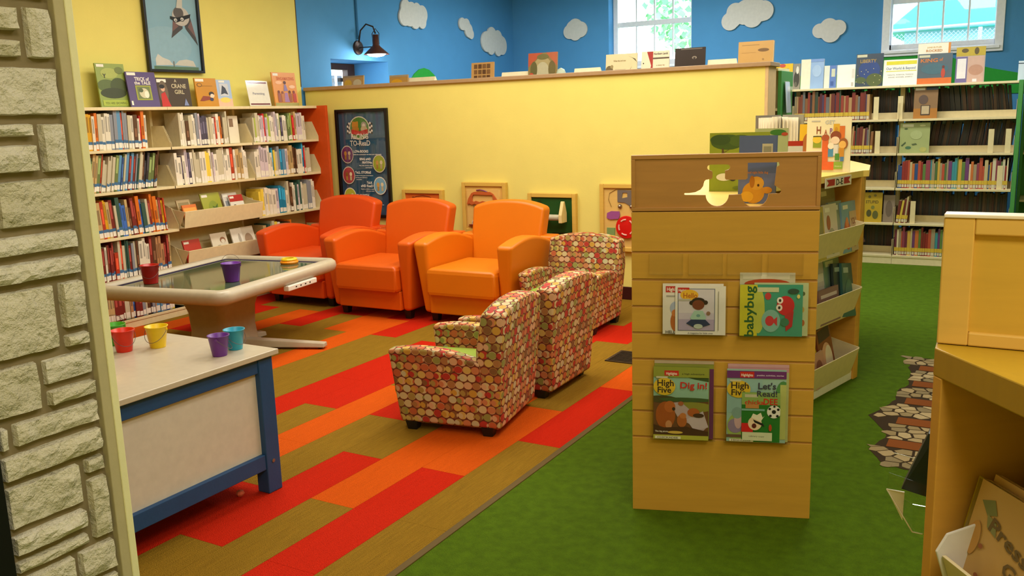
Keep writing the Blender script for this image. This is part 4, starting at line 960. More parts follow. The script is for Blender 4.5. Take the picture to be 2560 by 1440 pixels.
mag('orange board book at the back of the green magazines', .385, -.012, .703, .19, .225, .006, '#D8D2B8', [('r', .05, .9, .9, .97, '#EDE6D0'), ('e', .5, .82, .42, .08, '#C2481C'), ('e', .75, .8, .12, .04, '#8E2A14')])
mag('pale green board book showing at the right behind the teal one', .435, -.020, .703, .185, .19, .006, '#BEC99A', [('e', .9, .8, .04, .04, '#5A6A3A'), ('e', .88, .5, .05, .06, '#C2A04A'), ('e', .9, .25, .04, .06, '#B5642A')])
mag('teal board book with big-eyed red fish and vertical lettering', .385, -.030, .703, .215, .185, .006, '#3E9A7E',
    [('r', .0, .0, .28, 1, '#C9C22A'), ('e', .3, .5, .1, .45, '#B9C04A'), ('t', 'babybug', .15, .48, .17, '#1E5A2A', .85, math.pi/2), ('r', .28, .86, .62, .95, '#C9CDA0'), ('e', .45, .78, .05, .07, '#C23A3A'), ('e', .5, .3, .15, .22, '#7FB6A8'), ('e', .48, .3, .07, .1, '#C8303A'), ('p', [(.52, .3), (.6, .38), (.6, .2)], '#C8303A'),
     ('e', .73, .6, .14, .19, '#C81E2A'), ('p', [(.72, .42), (.86, .5), (.84, .2), (.74, .1)], '#B8242E'), ('e', .64, .7, .05, .065, '#F0E6D8'), ('e', .63, .56, .05, .065, '#F0E6D8'), ('e', .64, .7, .02, .03, '#2A2420'), ('e', .63, .56, .02, .03, '#2A2420'), ('e', .72, .28, .07, .08, '#2E7A5A'), ('e', .85, .88, .09, .05, '#2A4A3A'), ('e', .93, .78, .025, .04, '#E0D070')])
hf = lambda ox: [('e', .2, .73, .2, .12, '#D8B42A'), ('t', 'High', .22, .78, .085, '#3A2A1A', .30), ('t', 'Five', .20, .685, .08, '#3A2A1A', .25)]
mag('magazine stack edges behind the bear cover', .083, -.018, .303, .215, .295, .012, '#8E9440', [('r', 0, .96, 1, 1, '#B9A48A'), ('r', .93, 0, 1, .9, '#6A2A5A')])
mag('green bordered magazine with brown bears digging at a picnic', .080, -.031, .303, .20, .275, .004, '#7C8A2E',
    [('r', .0, .06, 1, .86, '#6E4426'), ('r', .0, .54, 1, .86, '#8FB7A0'), ('p', [(.6, .86), (1, .86), (1, .8), (.75, .83)], '#3A5228'), ('e', .15, .55, .3, .05, '#4A4222'), ('e', .6, .55, .5, .03, '#3E5A2E'), ('e', .7, .45, .4, .07, '#8C8A34'), ('p', [(.3, .5), (.5, .52), (1, .2), (.9, .12), (.45, .3)], '#B9A4A8'), ('p', [(.6, .28), (.9, .4), (1, .18), (.75, .12)], '#C4B2B8'),
     ('e', .22, .33, .18, .19, '#A4521E'), ('e', .3, .45, .1, .08, '#B8622A'), ('e', .37, .42, .03, .025, '#3A2014'), ('e', .28, .2, .06, .06, '#C98A5A'), ('e', .52, .26, .09, .09, '#B0602A'), ('e', .54, .33, .06, .04, '#C0743A'), ('e', .73, .38, .11, .06, '#B05A26'), ('e', .82, .34, .1, .03, '#4A2A1A'), ('e', .5, .5, .05, .03, '#A85A34'), ('p', [(0, .06), (1, .06), (1, .12), (.6, .18), (.2, .16), (0, .2)], '#4A2A18'),
     ('r', .0, .0, 1, .06, '#A9A83A'), ('r', .0, .86, 1, 1, '#8E9436'), ('r', .20, .88, .46, .95, '#C22018'), ('t', 'Highlights', .33, .91, .035, '#F0E0D0', .2), ('t', 'a high adventure', .72, .91, .02, '#5A5A2A', .4)] + hf(0) + [('r', .05, .845, .26, .87, '#C9C4A4'), ('t', 'Dig in!', .73, .755, .085, '#C2281E', .48), ('e', .4, .1, .14, .02, '#C9A84A'), ('t', 'The big picnic', .15, .11, .02, '#E8DCC8', .24), ('r', .03, .008, .5, .045, '#D9D2B4'), ('t', 'CHICKADEE', .26, .026, .022, '#6A6250', .38)])
mag('magazine stack edges behind the purple banner cover', .348, -.018, .303, .215, .288, .012, '#C9929A', [('r', 0, .96, 1, 1, '#C99AA0'), ('r', .95, 0, 1, .9, '#B9BE7A')])
mag('purple bannered magazine with a green and blue reading scene', .345, -.031, .303, .208, .272, .004, '#9ABCAE',
    [('r', 0, .4, .6, .86, '#8FB4AE'), ('e', .35, .2, .35, .25, '#9AB25A'), ('e', .95, .6, .14, .25, '#4E8A4A'), ('r', .9, .05, 1, .8, '#B9BE6A'), ('e', .15, .22, .13, .1, '#8E7A9A'), ('e', .2, .3, .07, .12, '#C9A4A8'), ('e', .18, .4, .09, .08, '#7FA098'), ('r', .0, .06, .6, .10, '#6A4A3A'), ('r', 0, .88, 1, .98, '#6A2A6E'), ('r', .22, .89, .46, .97, '#C22018'), ('t', 'Highlights', .34, .925, .035, '#F0E0D0', .2), ('t', 'puzzles, activities, stories', .73, .925, .02, '#D9C4DC', .45)]
    + hf(0) + [('r', .05, .835, .24, .86, '#C9C4A4'), ('t', "Let's", .68, .78, .085, '#3A3A4A', .3), ('t', 'Read!', .68, .675, .075, '#3A3A4A', .34), ('r', .05, .008, .46, .042, '#D9D2B4'), ('t', 'HIGH FIVE', .25, .025, .022, '#6A6250', .33)])
mag('green magazine with a soccer ball and a laughing cartoon head', .398, -.0345, .306, .135, .185, .003, '#2A7A2E',
    [('r', 0, .75, 1, 1, '#8FAE5A'), ('r', .08, .9, .42, .96, '#C9C4A4'), ('t', 'chicka', .33, .80, .085, '#D02A1E', .5), ('t', 'DEE', .75, .82, .12, '#D02A1E', .36), ('r', .1, .68, .45, .76, '#C98A4A'), ('r', 0, .63, .6, .67, '#7FB4A4'), ('e', .84, .62, .18, .13, '#EFEBDF')] +
    [('e', .84+dx, .62+dz, r_, r_*.72, '#1A1A1A') for dx, dz, r_ in ((0, .0, .055), (-.11, .06, .035), (.11, .05, .035), (-.09, -.08, .035), (.09, -.08, .035), (.01, .11, .03))] +
    [('r', 0, .2, .3, .38, '#C8181A'), ('e', .35, .38, .18, .14, '#E4C9A4'), ('p', [(.25, .5), (.3, .58), (.4, .55), (.5, .6), (.55, .5), (.6, .54), (.5, .42)], '#E9E2C8'), ('p', [(.3, .46), (.56, .38), (.6, .32), (.34, .4)], '#161616'), ('e', .33, .33, .06, .05, '#5A1A14'), ('e', .75, .3, .04, .07, '#B5401E'), ('r', .02, .03, .8, .2, '#C9CDA8'), ('t', 'Library copy', .4, .12, .03, '#8A8E70', .4)])

# case behind
dc = thing('display_case', 'maple picture-book case with D-E label behind the slatwall', 'bookcase', (0, 0, 0))
ZC = 1.16
top_poly = [(-1.205, 3.045), (-.68, 3.215), (-.86, 3.62), (-1.02, 4.05), (-.768, 5.10), (-.742, 5.125), (-.80, 5.56), (-1.02, 6.10), (-1.46, 6.05), (-1.485, 4.6), (-1.37, 3.75)]
B().ext(top_poly, ZC-.035, ZC, M('#F0D070', .35, 'woodx', .08)).done('top', dc, .002)
B().ext([(-1.19, 3.05), (-.72, 3.2), (-.88, 3.60), (-1.04, 4.05), (-1.36, 4.05), (-1.35, 3.75)], 0, ZC-.035, MAPLE2).done('body', dc, .002)
B().ext([(-1.36, 4.02), (-1.30, 4.05), (-1.14, 5.22), (-1.0, 6.02), (-1.44, 6.0), (-1.465, 4.6)], 0, ZC-.035, MAPLE2).done('spine_panel', dc, .002)
u = Vector((-.768+1.02, 5.10-4.05, 0)).normalized(); nrm = Vector((u.y, -u.x, 0))     # face direction and outward normal
Fp = lambda s_, d, z: (Vector((-1.02, 4.05, 0)) + u*s_ + nrm*d + Vector((0, 0, z)))
LF = (Vector((-.768, 5.10, 0)) - Vector((-1.02, 4.05, 0))).length
def fbox(b, s0, s1, d0, d1, z0, z1, m):
    b.prism([Fp(s0, d0, z0), Fp(s1, d0, z0), Fp(s1, d1, z0), Fp(s0, d1, z0)], [Fp(s0, d0, z1), Fp(s1, d0, z1), Fp(s1, d1, z1), Fp(s0, d1, z1)], m)
b = B(); fbox(b, LF-.02, LF+.012, -.36, .0, 0, ZC-.035, MAPLE); b.done('end_panel', dc, .002)
b = B(); fbox(b, LF+.012, LF+.04, -.36, .0, 0, ZC-.035, MAPLE2); b.done('end_panel', dc, .002)
b = B(); fbox(b, .02, LF-.02, -.34, -.01, 0, .05, WHITE); b.done('base_rail', dc, .002)
b = B(); fbox(b, .02, LF-.02, -.36, -.33, .05, ZC-.035, MAPLE2); b.done('back_panel', dc)
BINZ = (.045, .385, .735)
for z in BINZ:
    def bpnt(s_, d, dz): return Fp(s_, d, z+dz)
    s0, s1 = .03, LF-.035
    b = B()
    b.prism([bpnt(s0, -.02, -.01), bpnt(s1, -.02, -.01), bpnt(s1, -.012, -.01), bpnt(s0, -.012, -.01)], [bpnt(s0, .03, .145), bpnt(s1, .03, .145), bpnt(s1, .036, .145), bpnt(s0, .036, .145)], CREAM)
    b.prism([bpnt(s0, -.22, -.012), bpnt(s1, -.22, -.012), bpnt(s1, -.012, -.012), bpnt(s0, -.012, -.012)], [bpnt(s0, -.22, -.006), bpnt(s1, -.22, -.006), bpnt(s1, -.012, -.006), bpnt(s0, -.012, -.006)], CREAM)
    for s_ in (s0, s1-.004):
        b.prism([bpnt(s_, -.22, -.01), bpnt(s_, -.012, -.01), bpnt(s_, .036, .15), bpnt(s_, -.20, .20)], [bpnt(s_+.004, -.22, -.01), bpnt(s_+.004, -.012, -.01), bpnt(s_+.004, .036, .15), bpnt(s_+.004, -.20, .20)], CREAM)
    b.done('bin', dc, .0015)
FR = math.atan2(u.y, u.x)
def binbook(label, s_, d, z, w_, h_, t, col, shapes, lean=.12, roll=0):
    d += .03; h_ *= 1.14; s_ += .035; lean = min(lean, .14)
    o = face_book('picture_book', label, 'book', 'picture books in the D-E case bins', Fp(s_, d, z), FR, w_, h_, t, col, shapes, lean)
    if roll: o.matrix_world = o.matrix_world @ Matrix.Rotation(roll, 4, 'Y')
    return o
z = .735
binbook('yellow-edged picture book at the left of the top D-E bin', .50, -.035, z, .14, .235, .012, '#B9A43A', [('r', .1, .1, .9, .9, '#8F8A50')])
binbook('pale picture book with a brown animal in the top D-E bin', .64, -.032, z, .15, .24, .012, '#D6CCB8', [('r', .08, .86, .45, .94, '#F1EBDA'), ('e', .3, .66, .15, .14, '#A8643A'), ('e', .5, .3, .3, .25, '#A9A88A')])
binbook('grey-green picture book in the middle of the top D-E bin', .715, -.040, z, .16, .245, .012, '#7E8A78', [('r', .3, .84, .7, .93, '#D9D6C8'), ('e', .5, .5, .35, .3, '#93A08E')])
binbook('blue picture book titled You Can with an orange fox', .845, -.030, z, .18, .235, .014, '#7FA4B8', [('r', .1, .86, .45, .94, '#EFE9D8'), ('e', .3, .35, .22, .3, '#C9682C'), ('e', .32, .6, .1, .1, '#D98A4A'), ('r', .5, .0, 1, .8, '#C9B08A'), ('t', 'YOU', .75, .6, .13, '#7A3A1E', .35), ('t', 'CAN', .75, .42, .12, '#7A3A1E', .32), ('e', .75, .2, .15, .12, '#B8763A')])
binbook('tall pale book at the back right of the top D-E bin', .80, -.12, z+.02, .19, .285, .012, '#A9A484', [('r', .1, .86, .45, .94, '#EFE9D8'), ('r', .1, .3, .9, .8, '#B9B494')], .2)
z = .385
binbook('stack of white picture books at the left of the middle D-E bin', .60, -.09, z+.05, .2, .25, .04, '#DCD8D4', [('r', .1, .7, .9, .9, '#B9B4B8'), ('r', .1, .45, .9, .55, '#C9C4C8')])
binbook('mauve picture book lying low in the middle D-E bin', .60, -.035, z, .24, .16, .012, '#8E6A68', [('r', .1, .75, .9, .85, '#D9CCC8'), ('t', 'Mommy', .5, .5, .16, '#D8C8C0', .6), ('r', .1, .1, .9, .3, '#7A4A38')])
binbook('orange-red book showing behind in the middle D-E bin', .70, -.14, z+.06, .12, .28, .01, '#C0522A', [('r', .1, .6, .9, .9, '#D8703A')], .2)
binbook('teal picture book, rightmost in the middle D-E bin', .87, -.030, z, .155, .255, .014, '#3E6A64', [('r', .1, .82, .5, .92, '#A9BEB8'), ('e', .5, .45, .3, .25, '#4E7E72')], .32, .12)
binbook('dark edged picture book beside the teal one in the middle D-E bin', .80, -.045, z, .15, .26, .014, '#2C3A3C', [('r', .1, .85, .5, .93, '#8FA49E')], .32, .1)
binbook('green-topped book behind the teal one in the middle D-E bin', .78, -.075, z+.01, .19, .275, .01, '#7C9A84', [('r', .1, .85, .6, .94, '#CFD8C8')], .28)
z = .045
binbook('yellow and black book tilted in the bottom D-E bin', .50, -.05, z+.02, .19, .26, .03, '#C9B01E', [('r', 0, 0, 1, .2, '#1E1A1A'), ('r', .2, .4, .9, .8, '#D8C43A')], .2, -.35)
binbook('brown picture book with a pale round face in the bottom D-E bin', .70, -.05, z, .17, .26, .012, '#8A4A2A', [('r', .45, .8, .75, .9, '#E0D8C8'), ('r', .1, .75, .9, .97, '#4A3428'), ('e', .5, .35, .38, .35, '#D9A88A'), ('e', .62, .35, .25, .28, '#E8DCC8')], .3, -.15)
binbook('pinkish picture book low at the left of the bottom D-E bin', .58, -.035, z, .13, .16, .012, '#C99A84', [('e', .5, .5, .3, .3, '#8E5A4A')], .3, -.1)
# sign D-E on the fascia
sg = thing('shelf_sign', 'white D-E shelf label with red arrow ends on the case edge', 'sign', Fp(.60, .004, ZC-.062), FR)
s_ = obox('card', 0, -.003, 0, .31, 0, .05, M('#EDE6D6', .5), sg)
art(s_, .31, .05, [('p', [(.04, .2), (.35, .2), (.35, .85), (.04, .85), (.12, .52)], '#B3201A'), ('t', 'D-E', .53, .5, .62, '#2A2422', .26), ('p', [(.70, .2), (.96, .2), (.88, .52), (.96, .85), (.70, .85)], '#B3201A')], y=-.0035)
# books poking out on the far side
for lb, x, y, z, c in (('mauve book poking out of the far side of the case, upper', -.80, 5.50, .72, '#6A4A58'), ('blue book poking out of the far side of the case, lower', -.82, 5.50, .38, '#3A5A7C')):
    o = face_book('picture_book', lb, 'book', None, (x, y, z), math.radians(110), .2, .2, .012, c, [('r', .1, .1, .9, .9, '#8E8A90')], .45)
B().ext([(-1.1, 5.2), (-.83, 5.45), (-.85, 5.62), (-1.02, 6.0), (-1.3, 6.0)], .30, .34, CREAM).done('bin', dc)
B().ext([(-1.1, 5.2), (-.83, 5.45), (-.85, 5.62), (-1.02, 6.0), (-1.3, 6.0)], .64, .68, CREAM).done('bin', dc)
# books standing on the case
TG2 = 'picture books standing on the display case'
sheep = [('r', 0, .0, 1, 1, '#8E9A1E'), ('e', .3, .84, .28, .13, '#3E5A1A'), ('e', .52, .86, .2, .1, '#4A641E'), ('e', .18, .88, .17, .09, '#35501A'), ('e', .75, .8, .2, .09, '#8A8A2A'), ('p', [(.2, .58), (.22, .58), (.26, .68), (.38, .74), (.25, .66), (.23, .74), (.21, .73)], '#5A4020'), ('e', .9, .84, .07, .05, '#E8E0CC'), ('e', .95, .86, .025, .03, '#2A241C'),
         ('e', .25, .245, .13, .065, '#E8E0C4'), ('e', .4, .21, .05, .035, '#2E2A20'), ('r', .55, .48, .95, .50, '#B9BE4A'), ('r', .55, .44, .95, .46, '#B9BE4A'), ('r', .55, .40, .95, .42, '#B9BE4A'), ('e', .85, .15, .03, .02, '#3A4A1A'), ('e', .5, .06, .1, .03, '#6A7A1A')]
face_book('picture_book', 'green picture book with a tree and sheep, seen through the cut-out', 'book', TG2, (-1.178, 3.72, ZC+.0005), SANG*.6, .245, .245, .014, '#8E9A1E', sheep, .04)
dog = [('r', 0, .45, 1, 1, '#5A6C94'), ('r', 0, .0, 1, .45, '#6A78A4'), ('r', .62, .72, .9, .88, '#C9C4A0'), ('r', .66, .75, .86, .84, '#9A9A80'), ('t', 'good night little dog', .5, .46, .035, '#C98A5A', .6), ('t', 'story', .5, .38, .035, '#C98A5A', .3),
       ('e', .42, .16, .3, .16, '#D99A22'), ('e', .5, .3, .2, .1, '#E0A838'), ('e', .78, .2, .14, .05, '#D8962A'), ('e', .38, .32, .07, .09, '#B87416'), ('e', .55, .27, .03, .02, '#4A2A10'), ('e', .25, .1, .18, .08, '#E8B02A')]
face_book('picture_book', 'blue picture book with a yellow dog, leaning by the cut-out', 'book', TG2, (-.925, 3.265, ZC+.0005), .02, .135, .245, .012, '#5A6C94', dog, .05)
face_book('picture_book', 'small picture book with a green frog showing behind the blue one', 'book', TG2, (-1.05, 3.95, ZC+.0005), .1, .14, .255, .01, '#B9BE8A', [('e', .7, .93, .25, .05, '#3E7A2A'), ('e', .9, .9, .1, .03, '#C04A2A')], .05)
face_book('picture_book', 'red edged book lying low behind the display panel frame', 'book', TG2, (-1.06, 4.2, ZC+.0005), .15, .16, .19, .012, '#C22A18', [('r', 0, 0, 1, .88, '#E8E0D0')], .05)
hap = [('r', .1, .92, .3, .945, '#B9B4A4'), ('t', 'GET', .52, .91, .07, '#B9BAB4', .22), ('t', 'H', .27, .77, .13, '#8A4A2A', .1), ('t', 'A', .43, .73, .09, '#A8562A', .07), ('r', .6, .70, .74, .88, '#D9A82A'), ('r', .74, .6, .86, .84, '#D8702A'), ('t', 'P', .55, .75, .10, '#8A5A8A', .06), ('t', 'P', .67, .77, .09, '#C98A2A', .06),
       ('r', .15, .45, .34, .66, '#8A9A2A'), ('e', .24, .6, .1, .07, '#E0BE3A'), ('r', .15, .645, .34, .665, '#4A4A1E'), ('r', .36, .18, .5, .62, '#D8622A'), ('e', .43, .63, .09, .06, '#A8502A'), ('e', .66, .66, .12, .09, '#8A4426'), ('e', .65, .58, .1, .07, '#EAD0B4'), ('e', .56, .48, .07, .06, '#F0E0C8'), ('r', .50, .28, .62, .42, '#4E8AB0'), ('r', .62, .3, .72, .5, '#D8D4CC'), ('e', .84, .52, .1, .1, '#9A5A2A'), ('e', .82, .5, .08, .07, '#E8B45A'), ('r', .74, .28, .86, .44, '#C98A2A'), ('r', .66, .22, .76, .34, '#4E8A3A'), ('r', .78, .2, .86, .28, '#4E7AA8'),
       ('r', .35, .04, .64, .19, '#D8602A'), ('r', .64, .06, .84, .19, '#8AA83A'), ('t', 'Follow your nose', .74, .11, .02, '#D9E0B0', .15)]
face_book('picture_book', 'cream picture book titled Get Happy with four children', 'book', TG2, (-1.035, 4.93, ZC+.0005), .06, .222, .285, .012, '#EADFB8', hap, .06)
face_book('picture_book', 'yellow picture book standing behind the Get Happy one', 'book', TG2, (-1.10, 5.06, ZC+.0005), .1, .14, .25, .012, '#D9AE2A', [('e', .3, .5, .2, .3, '#A8642A'), ('e', .3, .2, .2, .1, '#6A7A2A')], .06)
# opened book standing with fanned pages
ob = thing('open_book', 'opened hardback standing with its white pages fanned outward', 'book', (-1.255, 5.30, ZC), .05)
rp = random.Random(4); PG = M('#EDE6D4', .7)
for i in range(14):
    a = -1.25 + 2.2*i/13; L_ = .125
    pts = [(0, 0), (L_*.5*math.sin(a) , -L_*.5*math.cos(a)-.01), (L_*math.sin(a)*1.02, -L_*math.cos(a)*.95)]
    th = .004
    B().ext([(x-th/2, y) for x, y in pts] + [(x+th/2, y) for x, y in pts[::-1]], .001, .29 + rp.uniform(-.004, .004), PG).done('page_block', ob)
B().ext([(-.14, -.035), (-.005, .004), (-.005, .008), (-.14, -.031)], 0, .302, M('#7A7468', .5)).done('cover', ob)
B().ext([(.005, .004), (.135, -.075), (.137, -.071), (.005, .008)], 0, .302, M('#8E8A78', .5)).done('cover', ob)

# ================================================================ SHELVING BEHIND THE HALF WALL + its display books
gs = thing('bookshelf', 'shelving unit with a green end panel behind the half wall', 'bookcase', (0, 0, 0))
GP = M('#3E8A3E', .5)
obox('end_panel', -1.675, 6.93, 0, -1.650, 7.30, 1.775, GP, gs, .003)
obox('end_panel', -6.1, 6.93, 0, -6.075, 7.30, 1.775, GP, gs, .003)
for i in range(5):
    a = -6.075 + i*.88; obox('top_shelf', a, 6.93, 1.775, a+.879, 7.30, 1.795, CREAM, gs, .002)
    for z in (.1, .45, .8, 1.15, 1.48): obox('shelf', a+.004, 6.95, z, a+.876, 7.28, z+.02, CREAM, gs)
    obox('back_panel', a+.004, 7.09, .1, a+.876, 7.10, 1.775, CREAM2, gs)
af = thing('acrylic_holder', 'clear holder with a pale blue paper on the green end panel', 'brochure holder', (-1.645, 6.99, 1.46), math.pi/2)
obox('back_plate', 0, -.004, 0, .16, -.002, .24, ACRYL, af); obox('front_plate', 0, -.03, 0, .16, -.028, .2, ACRYL, af)
pa = B().extx([(-.026, .005), (-.022, .005), (-.005, .235), (-.009, .235)], .01, .15, M('#C9D8EC', .5)).done('paper', None); pa.matrix_world = Matrix.Translation((-1.645, 6.99, 1.46)) @ Matrix.Rotation(math.pi/2, 4, 'Z')
tag(pa, 'pale blue leaflet in the clear holder by the half wall end', 'leaflet')
CG = 'display books standing along the top of the half wall'
zc = 1.796
def capb(label, x0, x1, zt_, col, shapes, y=7.0, cat='book', nm='book', t=.012, lean=.1):
    return face_book(nm, label, cat, CG, (x0, y, zc), 0, x1-x0, zt_-zc, t, col, shapes, lean)
capb('small ochre landscape book in front of the door recess', -5.943, -5.682, 1.94, '#B9905A', [('e', .25, .5, .18, .25, '#D9A82A'), ('e', .7, .5, .2, .25, '#C9B89A'), ('r', 0, .9, 1, 1, '#9A8468')])
capb('ochre and tan book left of the small green hill', -5.366, -5.149, 1.92, '#B98C4A', [('e', .4, .45, .3, .25, '#D9A01E'), ('r', 0, .85, 1, 1, '#A89478')])
capb('tan book with a grid of small brown pictures', -4.438, -4.20, 1.985, '#C0945A', [('r', .12+.19*i, .2+.26*j, .27+.19*i, .4+.26*j, ['#5A3A20', '#7A5530', '#6A4A2A'][(i+j) % 3]) for i in range(4) for j in range(3)])
capb('square book with red corners and a leafy arch', -3.85, -3.566, 2.034, '#8E7A4A', [('p', [(0, .5), (0, 1), (.5, 1)], '#B5502E'), ('p', [(1, .5), (1, 1), (.6, 1)], '#B5603A'), ('e', .5, .45, .32, .4, '#A89A6A'), ('e', .5, .35, .22, .32, '#B9B494'), ('e', .2, .4, .12, .3, '#5E5A2C'), ('e', .82, .4, .12, .3, '#6A5E2C'), ('e', .5, .85, .2, .1, '#6E6A34'), ('e', .12, .2, .08, .1, '#B84A2E'), ('e', .88, .15, .07, .08, '#B84A2E')])
capb('cream landscape book with a brown owl and a flying bird', -3.112, -2.836, 1.98, '#E2D4A8', [('e', .12, .3, .12, .2, '#6A5A34'), ('e', .2, .45, .05, .08, '#9A8A5A'), ('p', [(.7, .9), (.95, .75), (1, .6), (.85, .8)], '#6A6448'), ('p', [(.75, .2), (.85, .45), (.8, .3), (.92, .28)], '#4A4438'), ('t', 'What the owl saw', .45, .7, .07, '#9A8A5A', .4), ('r', .3, .3, .65, .32, '#B9AE88')])
capb('white and red book with a profile face and a title panel', -2.797, -2.56, 1.985, '#EDE2C6', [('p', [(.2, .98), (.42, .98), (.42, .05), (.3, .05), (.36, .4)], '#A8281E'), ('e', .08, .5, .02, .03, '#1E1A18'), ('t', 'Northern Lands', .7, .88, .09, '#5A564E', .5), ('r', .42, .66, 1, .72, '#5A4A3C'), ('t', 'a story by', .7, .4, .06, '#A89A78', .3)])
capb('dark brown almost black book on the half wall', -2.512, -2.264, 1.992, '#2E2118', [('e', .65, .6, .08, .06, '#8A7E70'), ('e', .65, .58, .04, .04, '#2E2118'), ('r', .2, .93, .9, .97, '#6E665C'), ('e', .35, .1, .14, .08, '#4E4438')])
capb('tan book with a small brown oval, rightmost on the half wall', -2.002, -1.735, 2.008, '#CFA45C', [('e', .72, .68, .16, .06, '#7A5A2E'), ('r', .1, .86, .6, .88, '#A8864A'), ('r', .1, .6, .5, .61, '#B9924E'), ('t', 'O', .72, .35, .06, '#8A6A3A')], t=.03)
for lb, a, c, z in (('low white book stand edge beside the ochre book', -5.187, -4.866, 1.889), ('low white book stand edge right of the tan grid book', -4.139, -3.863, 1.887), ('low white book stand edge right of the leafy arch book', -3.42, -3.183, 1.884), ('low white book stand edge between dark and oval books', -2.253, -2.028, 1.89)):
    o = B().extx([(7.02, zc), (7.12, zc), (7.06, z), (7.05, z)], a, c, M('#E9E0BE', .5)).done('book_stand'); tag(o, lb, 'book stand', 'empty book stands along the half wall')
    o.location = (0, 0, 0)
o = B().lathe([(.04, 0), (.04, .06), (.03, .085), (.0, .1)], M('#B9C9B4', .5), 16, (-3.525, 7.0, zc)).done('bell_ornament', smooth=True); tag(o, 'small pale green dome ornament beside the leafy arch book', 'ornament')

# ================================================================ FAR DOUBLE-SIDED SHELVING
FS = thing('bookshelf', 'long double-sided cream shelving with green end panels under the far windows', 'bookcase', (0, 0, 0))
FX0, FX1, FY0, FY1 = -3.0, -.125, 9.10, 9.60
FB = [(-3.0, -2.05), (-2.05, -1.085), (-1.085, -.125)]
FL = [1.366, 1.05, .725, .394, .085]
B().extx([(9.02, 0), (9.68, 0), (9.62, 1.68), (9.08, 1.68)], -.125, -.09, GP).done('end_panel', FS, .003)
B().extx([(9.02, 0), (9.68, 0), (9.62, 1.68), (9.08, 1.68)], -3.03, -3.0, GP).done('end_panel', FS, .003)
for i, (a, c) in enumerate(FB):
    obox('top_shelf', a+.001, FY0, 1.655, c-.001, FY1, 1.675, CREAM, FS, .002)
    obox('kick_plate', a+.001, FY0+.005, 0, c-.001, FY0+.02, .08, CREAM, FS, .002)
    for z in FL:
        obox('shelf', a+.004, FY0, z-.02, c-.004, FY0+.235, z, CREAM2, FS, .0015)
        obox('shelf', a+.004, FY1-.235, z-.02, c-.004, FY1, z, CREAM2, FS, .0015)
        obox('shelf_flange', a+.004, FY1-.006, z-.065, c-.004, FY1, z-.02, CREAM2, FS)
        obox('back_stop', a+.004, 9.30, z, c-.004, 9.305, z+.06, CREAM2, FS)
        for xx in (a+.004, c-.007):
            obox('shelf_bracket', xx, FY0+.02, z, xx+.003, FY0+.235, z+.15, CREAM2, FS)
    obox('upright', a-.02, 9.33, 0, a+.02, 9.37, 1.655, CREAM2, FS)
# books in rows, one colour attribute, joined
cb = bpy.data.materials.new('assorted_book_covers'); cb.use_nodes = True
at = cb.node_tree.nodes.new('ShaderNodeAttribute'); at.attribute_name = 'cover'
bb = cb.node_tree.nodes['Principled BSDF']; bb.inputs['Roughness'].default_value = .45
cb.node_tree.links.new(at.outputs['Color'], bb.inputs['Base Color'])
class Rows:
    def __init__(s): s.V = []; s.F = []; s.C = []
    def add(s, x, y, z, t, d, h, col, lean=0, band=True, spine=-1):
        """book with spine facing -y (spine=-1) or +y ; lean along x"""
        ca, sa = math.cos(lean), math.sin(lean)
        def put(x0, x1, y0, y1, z0, z1, c):
            n = len(s.V)
            for zz_ in (z0, z1):
                for xx, yy in ((x0, y0), (x1, y0), (x1, y1), (x0, y1)):
                    s.V.append((x + xx*ca + zz_*sa, yy, z + zz_*ca - xx*sa + (t*abs(sa) if sa > 0 else 0)))
            for q in ((3, 2, 1, 0), (4, 5, 6, 7), (0, 1, 5, 4), (1, 2, 6, 5), (2, 3, 7, 6), (3, 0, 4, 7)):
                s.F.append([n+i for i in q]); s.C.append(c)
        y0, y1 = (y, y+d)
        put(0, t, y0, y1, 0, h, col)
        put(.0015, t-.0015, y0+.003, y1+.001, .003, h+.0008, lin('#C9B98E'))
        if band:
            put(0, t, y0-.0012, y0, h*.0+.04, .075, lin('#CFAE38')); put(t*.1, t*.9, y0-.0012, y0, .01, .036, lin('#C9C0A4'))
    def done(s, name, parent=None):
        me = bpy.data.meshes.new(name); me.from_pydata(s.V, [], s.F)
        ca_ = me.attributes.new('cover', 'FLOAT_COLOR', 'FACE')
        for i, c in enumerate(s.C): ca_.data[i].color = c
        me.materials.append(cb); o = bpy.data.objects.new(name, me); COL.objects.link(o); return o
R_ = Rows(); rf = random.Random(77)
PD = ['#6A2A22', '#5A2430', '#7A3A24', '#8A7A5A', '#4A3A5A', '#3A4A3A', '#7A2A20', '#6A6A6A', '#8A5A34', '#2A2A30', '#B08A5A', '#933A2A']
PC = ['#2A4A7A', '#8A2A22', '#C06A30', '#5A7A3A', '#B9A878', '#7A2A20', '#C9BFA0', '#8A3A4A', '#9A8A6A', '#3A8A90', '#6A2A3A', '#C9A040', '#6A3A6A', '#4A6A3A', '#B04A30', '#D9C9A0']
PDK = ['#3A2A20', '#4A3828', '#2A2420', '#5A4430', '#3A3A34', '#4A2A20', '#2A3030']
def frow(x0, x1, z, pal, tm=.02, hm=.245, lean=0, band=True, y=9.13, d=.17):
    x = x0
    while x < x1:
        t = max(.009, rf.gauss(tm, tm*.35)); h = min(.296, max(.17, rf.gauss(hm, .02)))
        if x + t > x1: break
        R_.add(x, y + rf.uniform(0, .01), z, t, d, h, lin(rf.choice(pal)), lean + (rf.gauss(0, .015) if lean else 0), band); x += t/math.cos(lean) + .001
z1_, z2_, z3_, z4_, z5_ = FL
frow(-2.95, -2.1, z1_, PD); frow(-2.95, -2.1, z2_, PD); frow(-2.95, -2.1, z3_, PD)
frow(-2.04, -1.33, z1_, PD); frow(-2.04, -1.30, z2_, PD, lean=.03); frow(-2.04, -1.55, z3_, PD); frow(-2.04, -1.4, z5_, PDK, band=False)
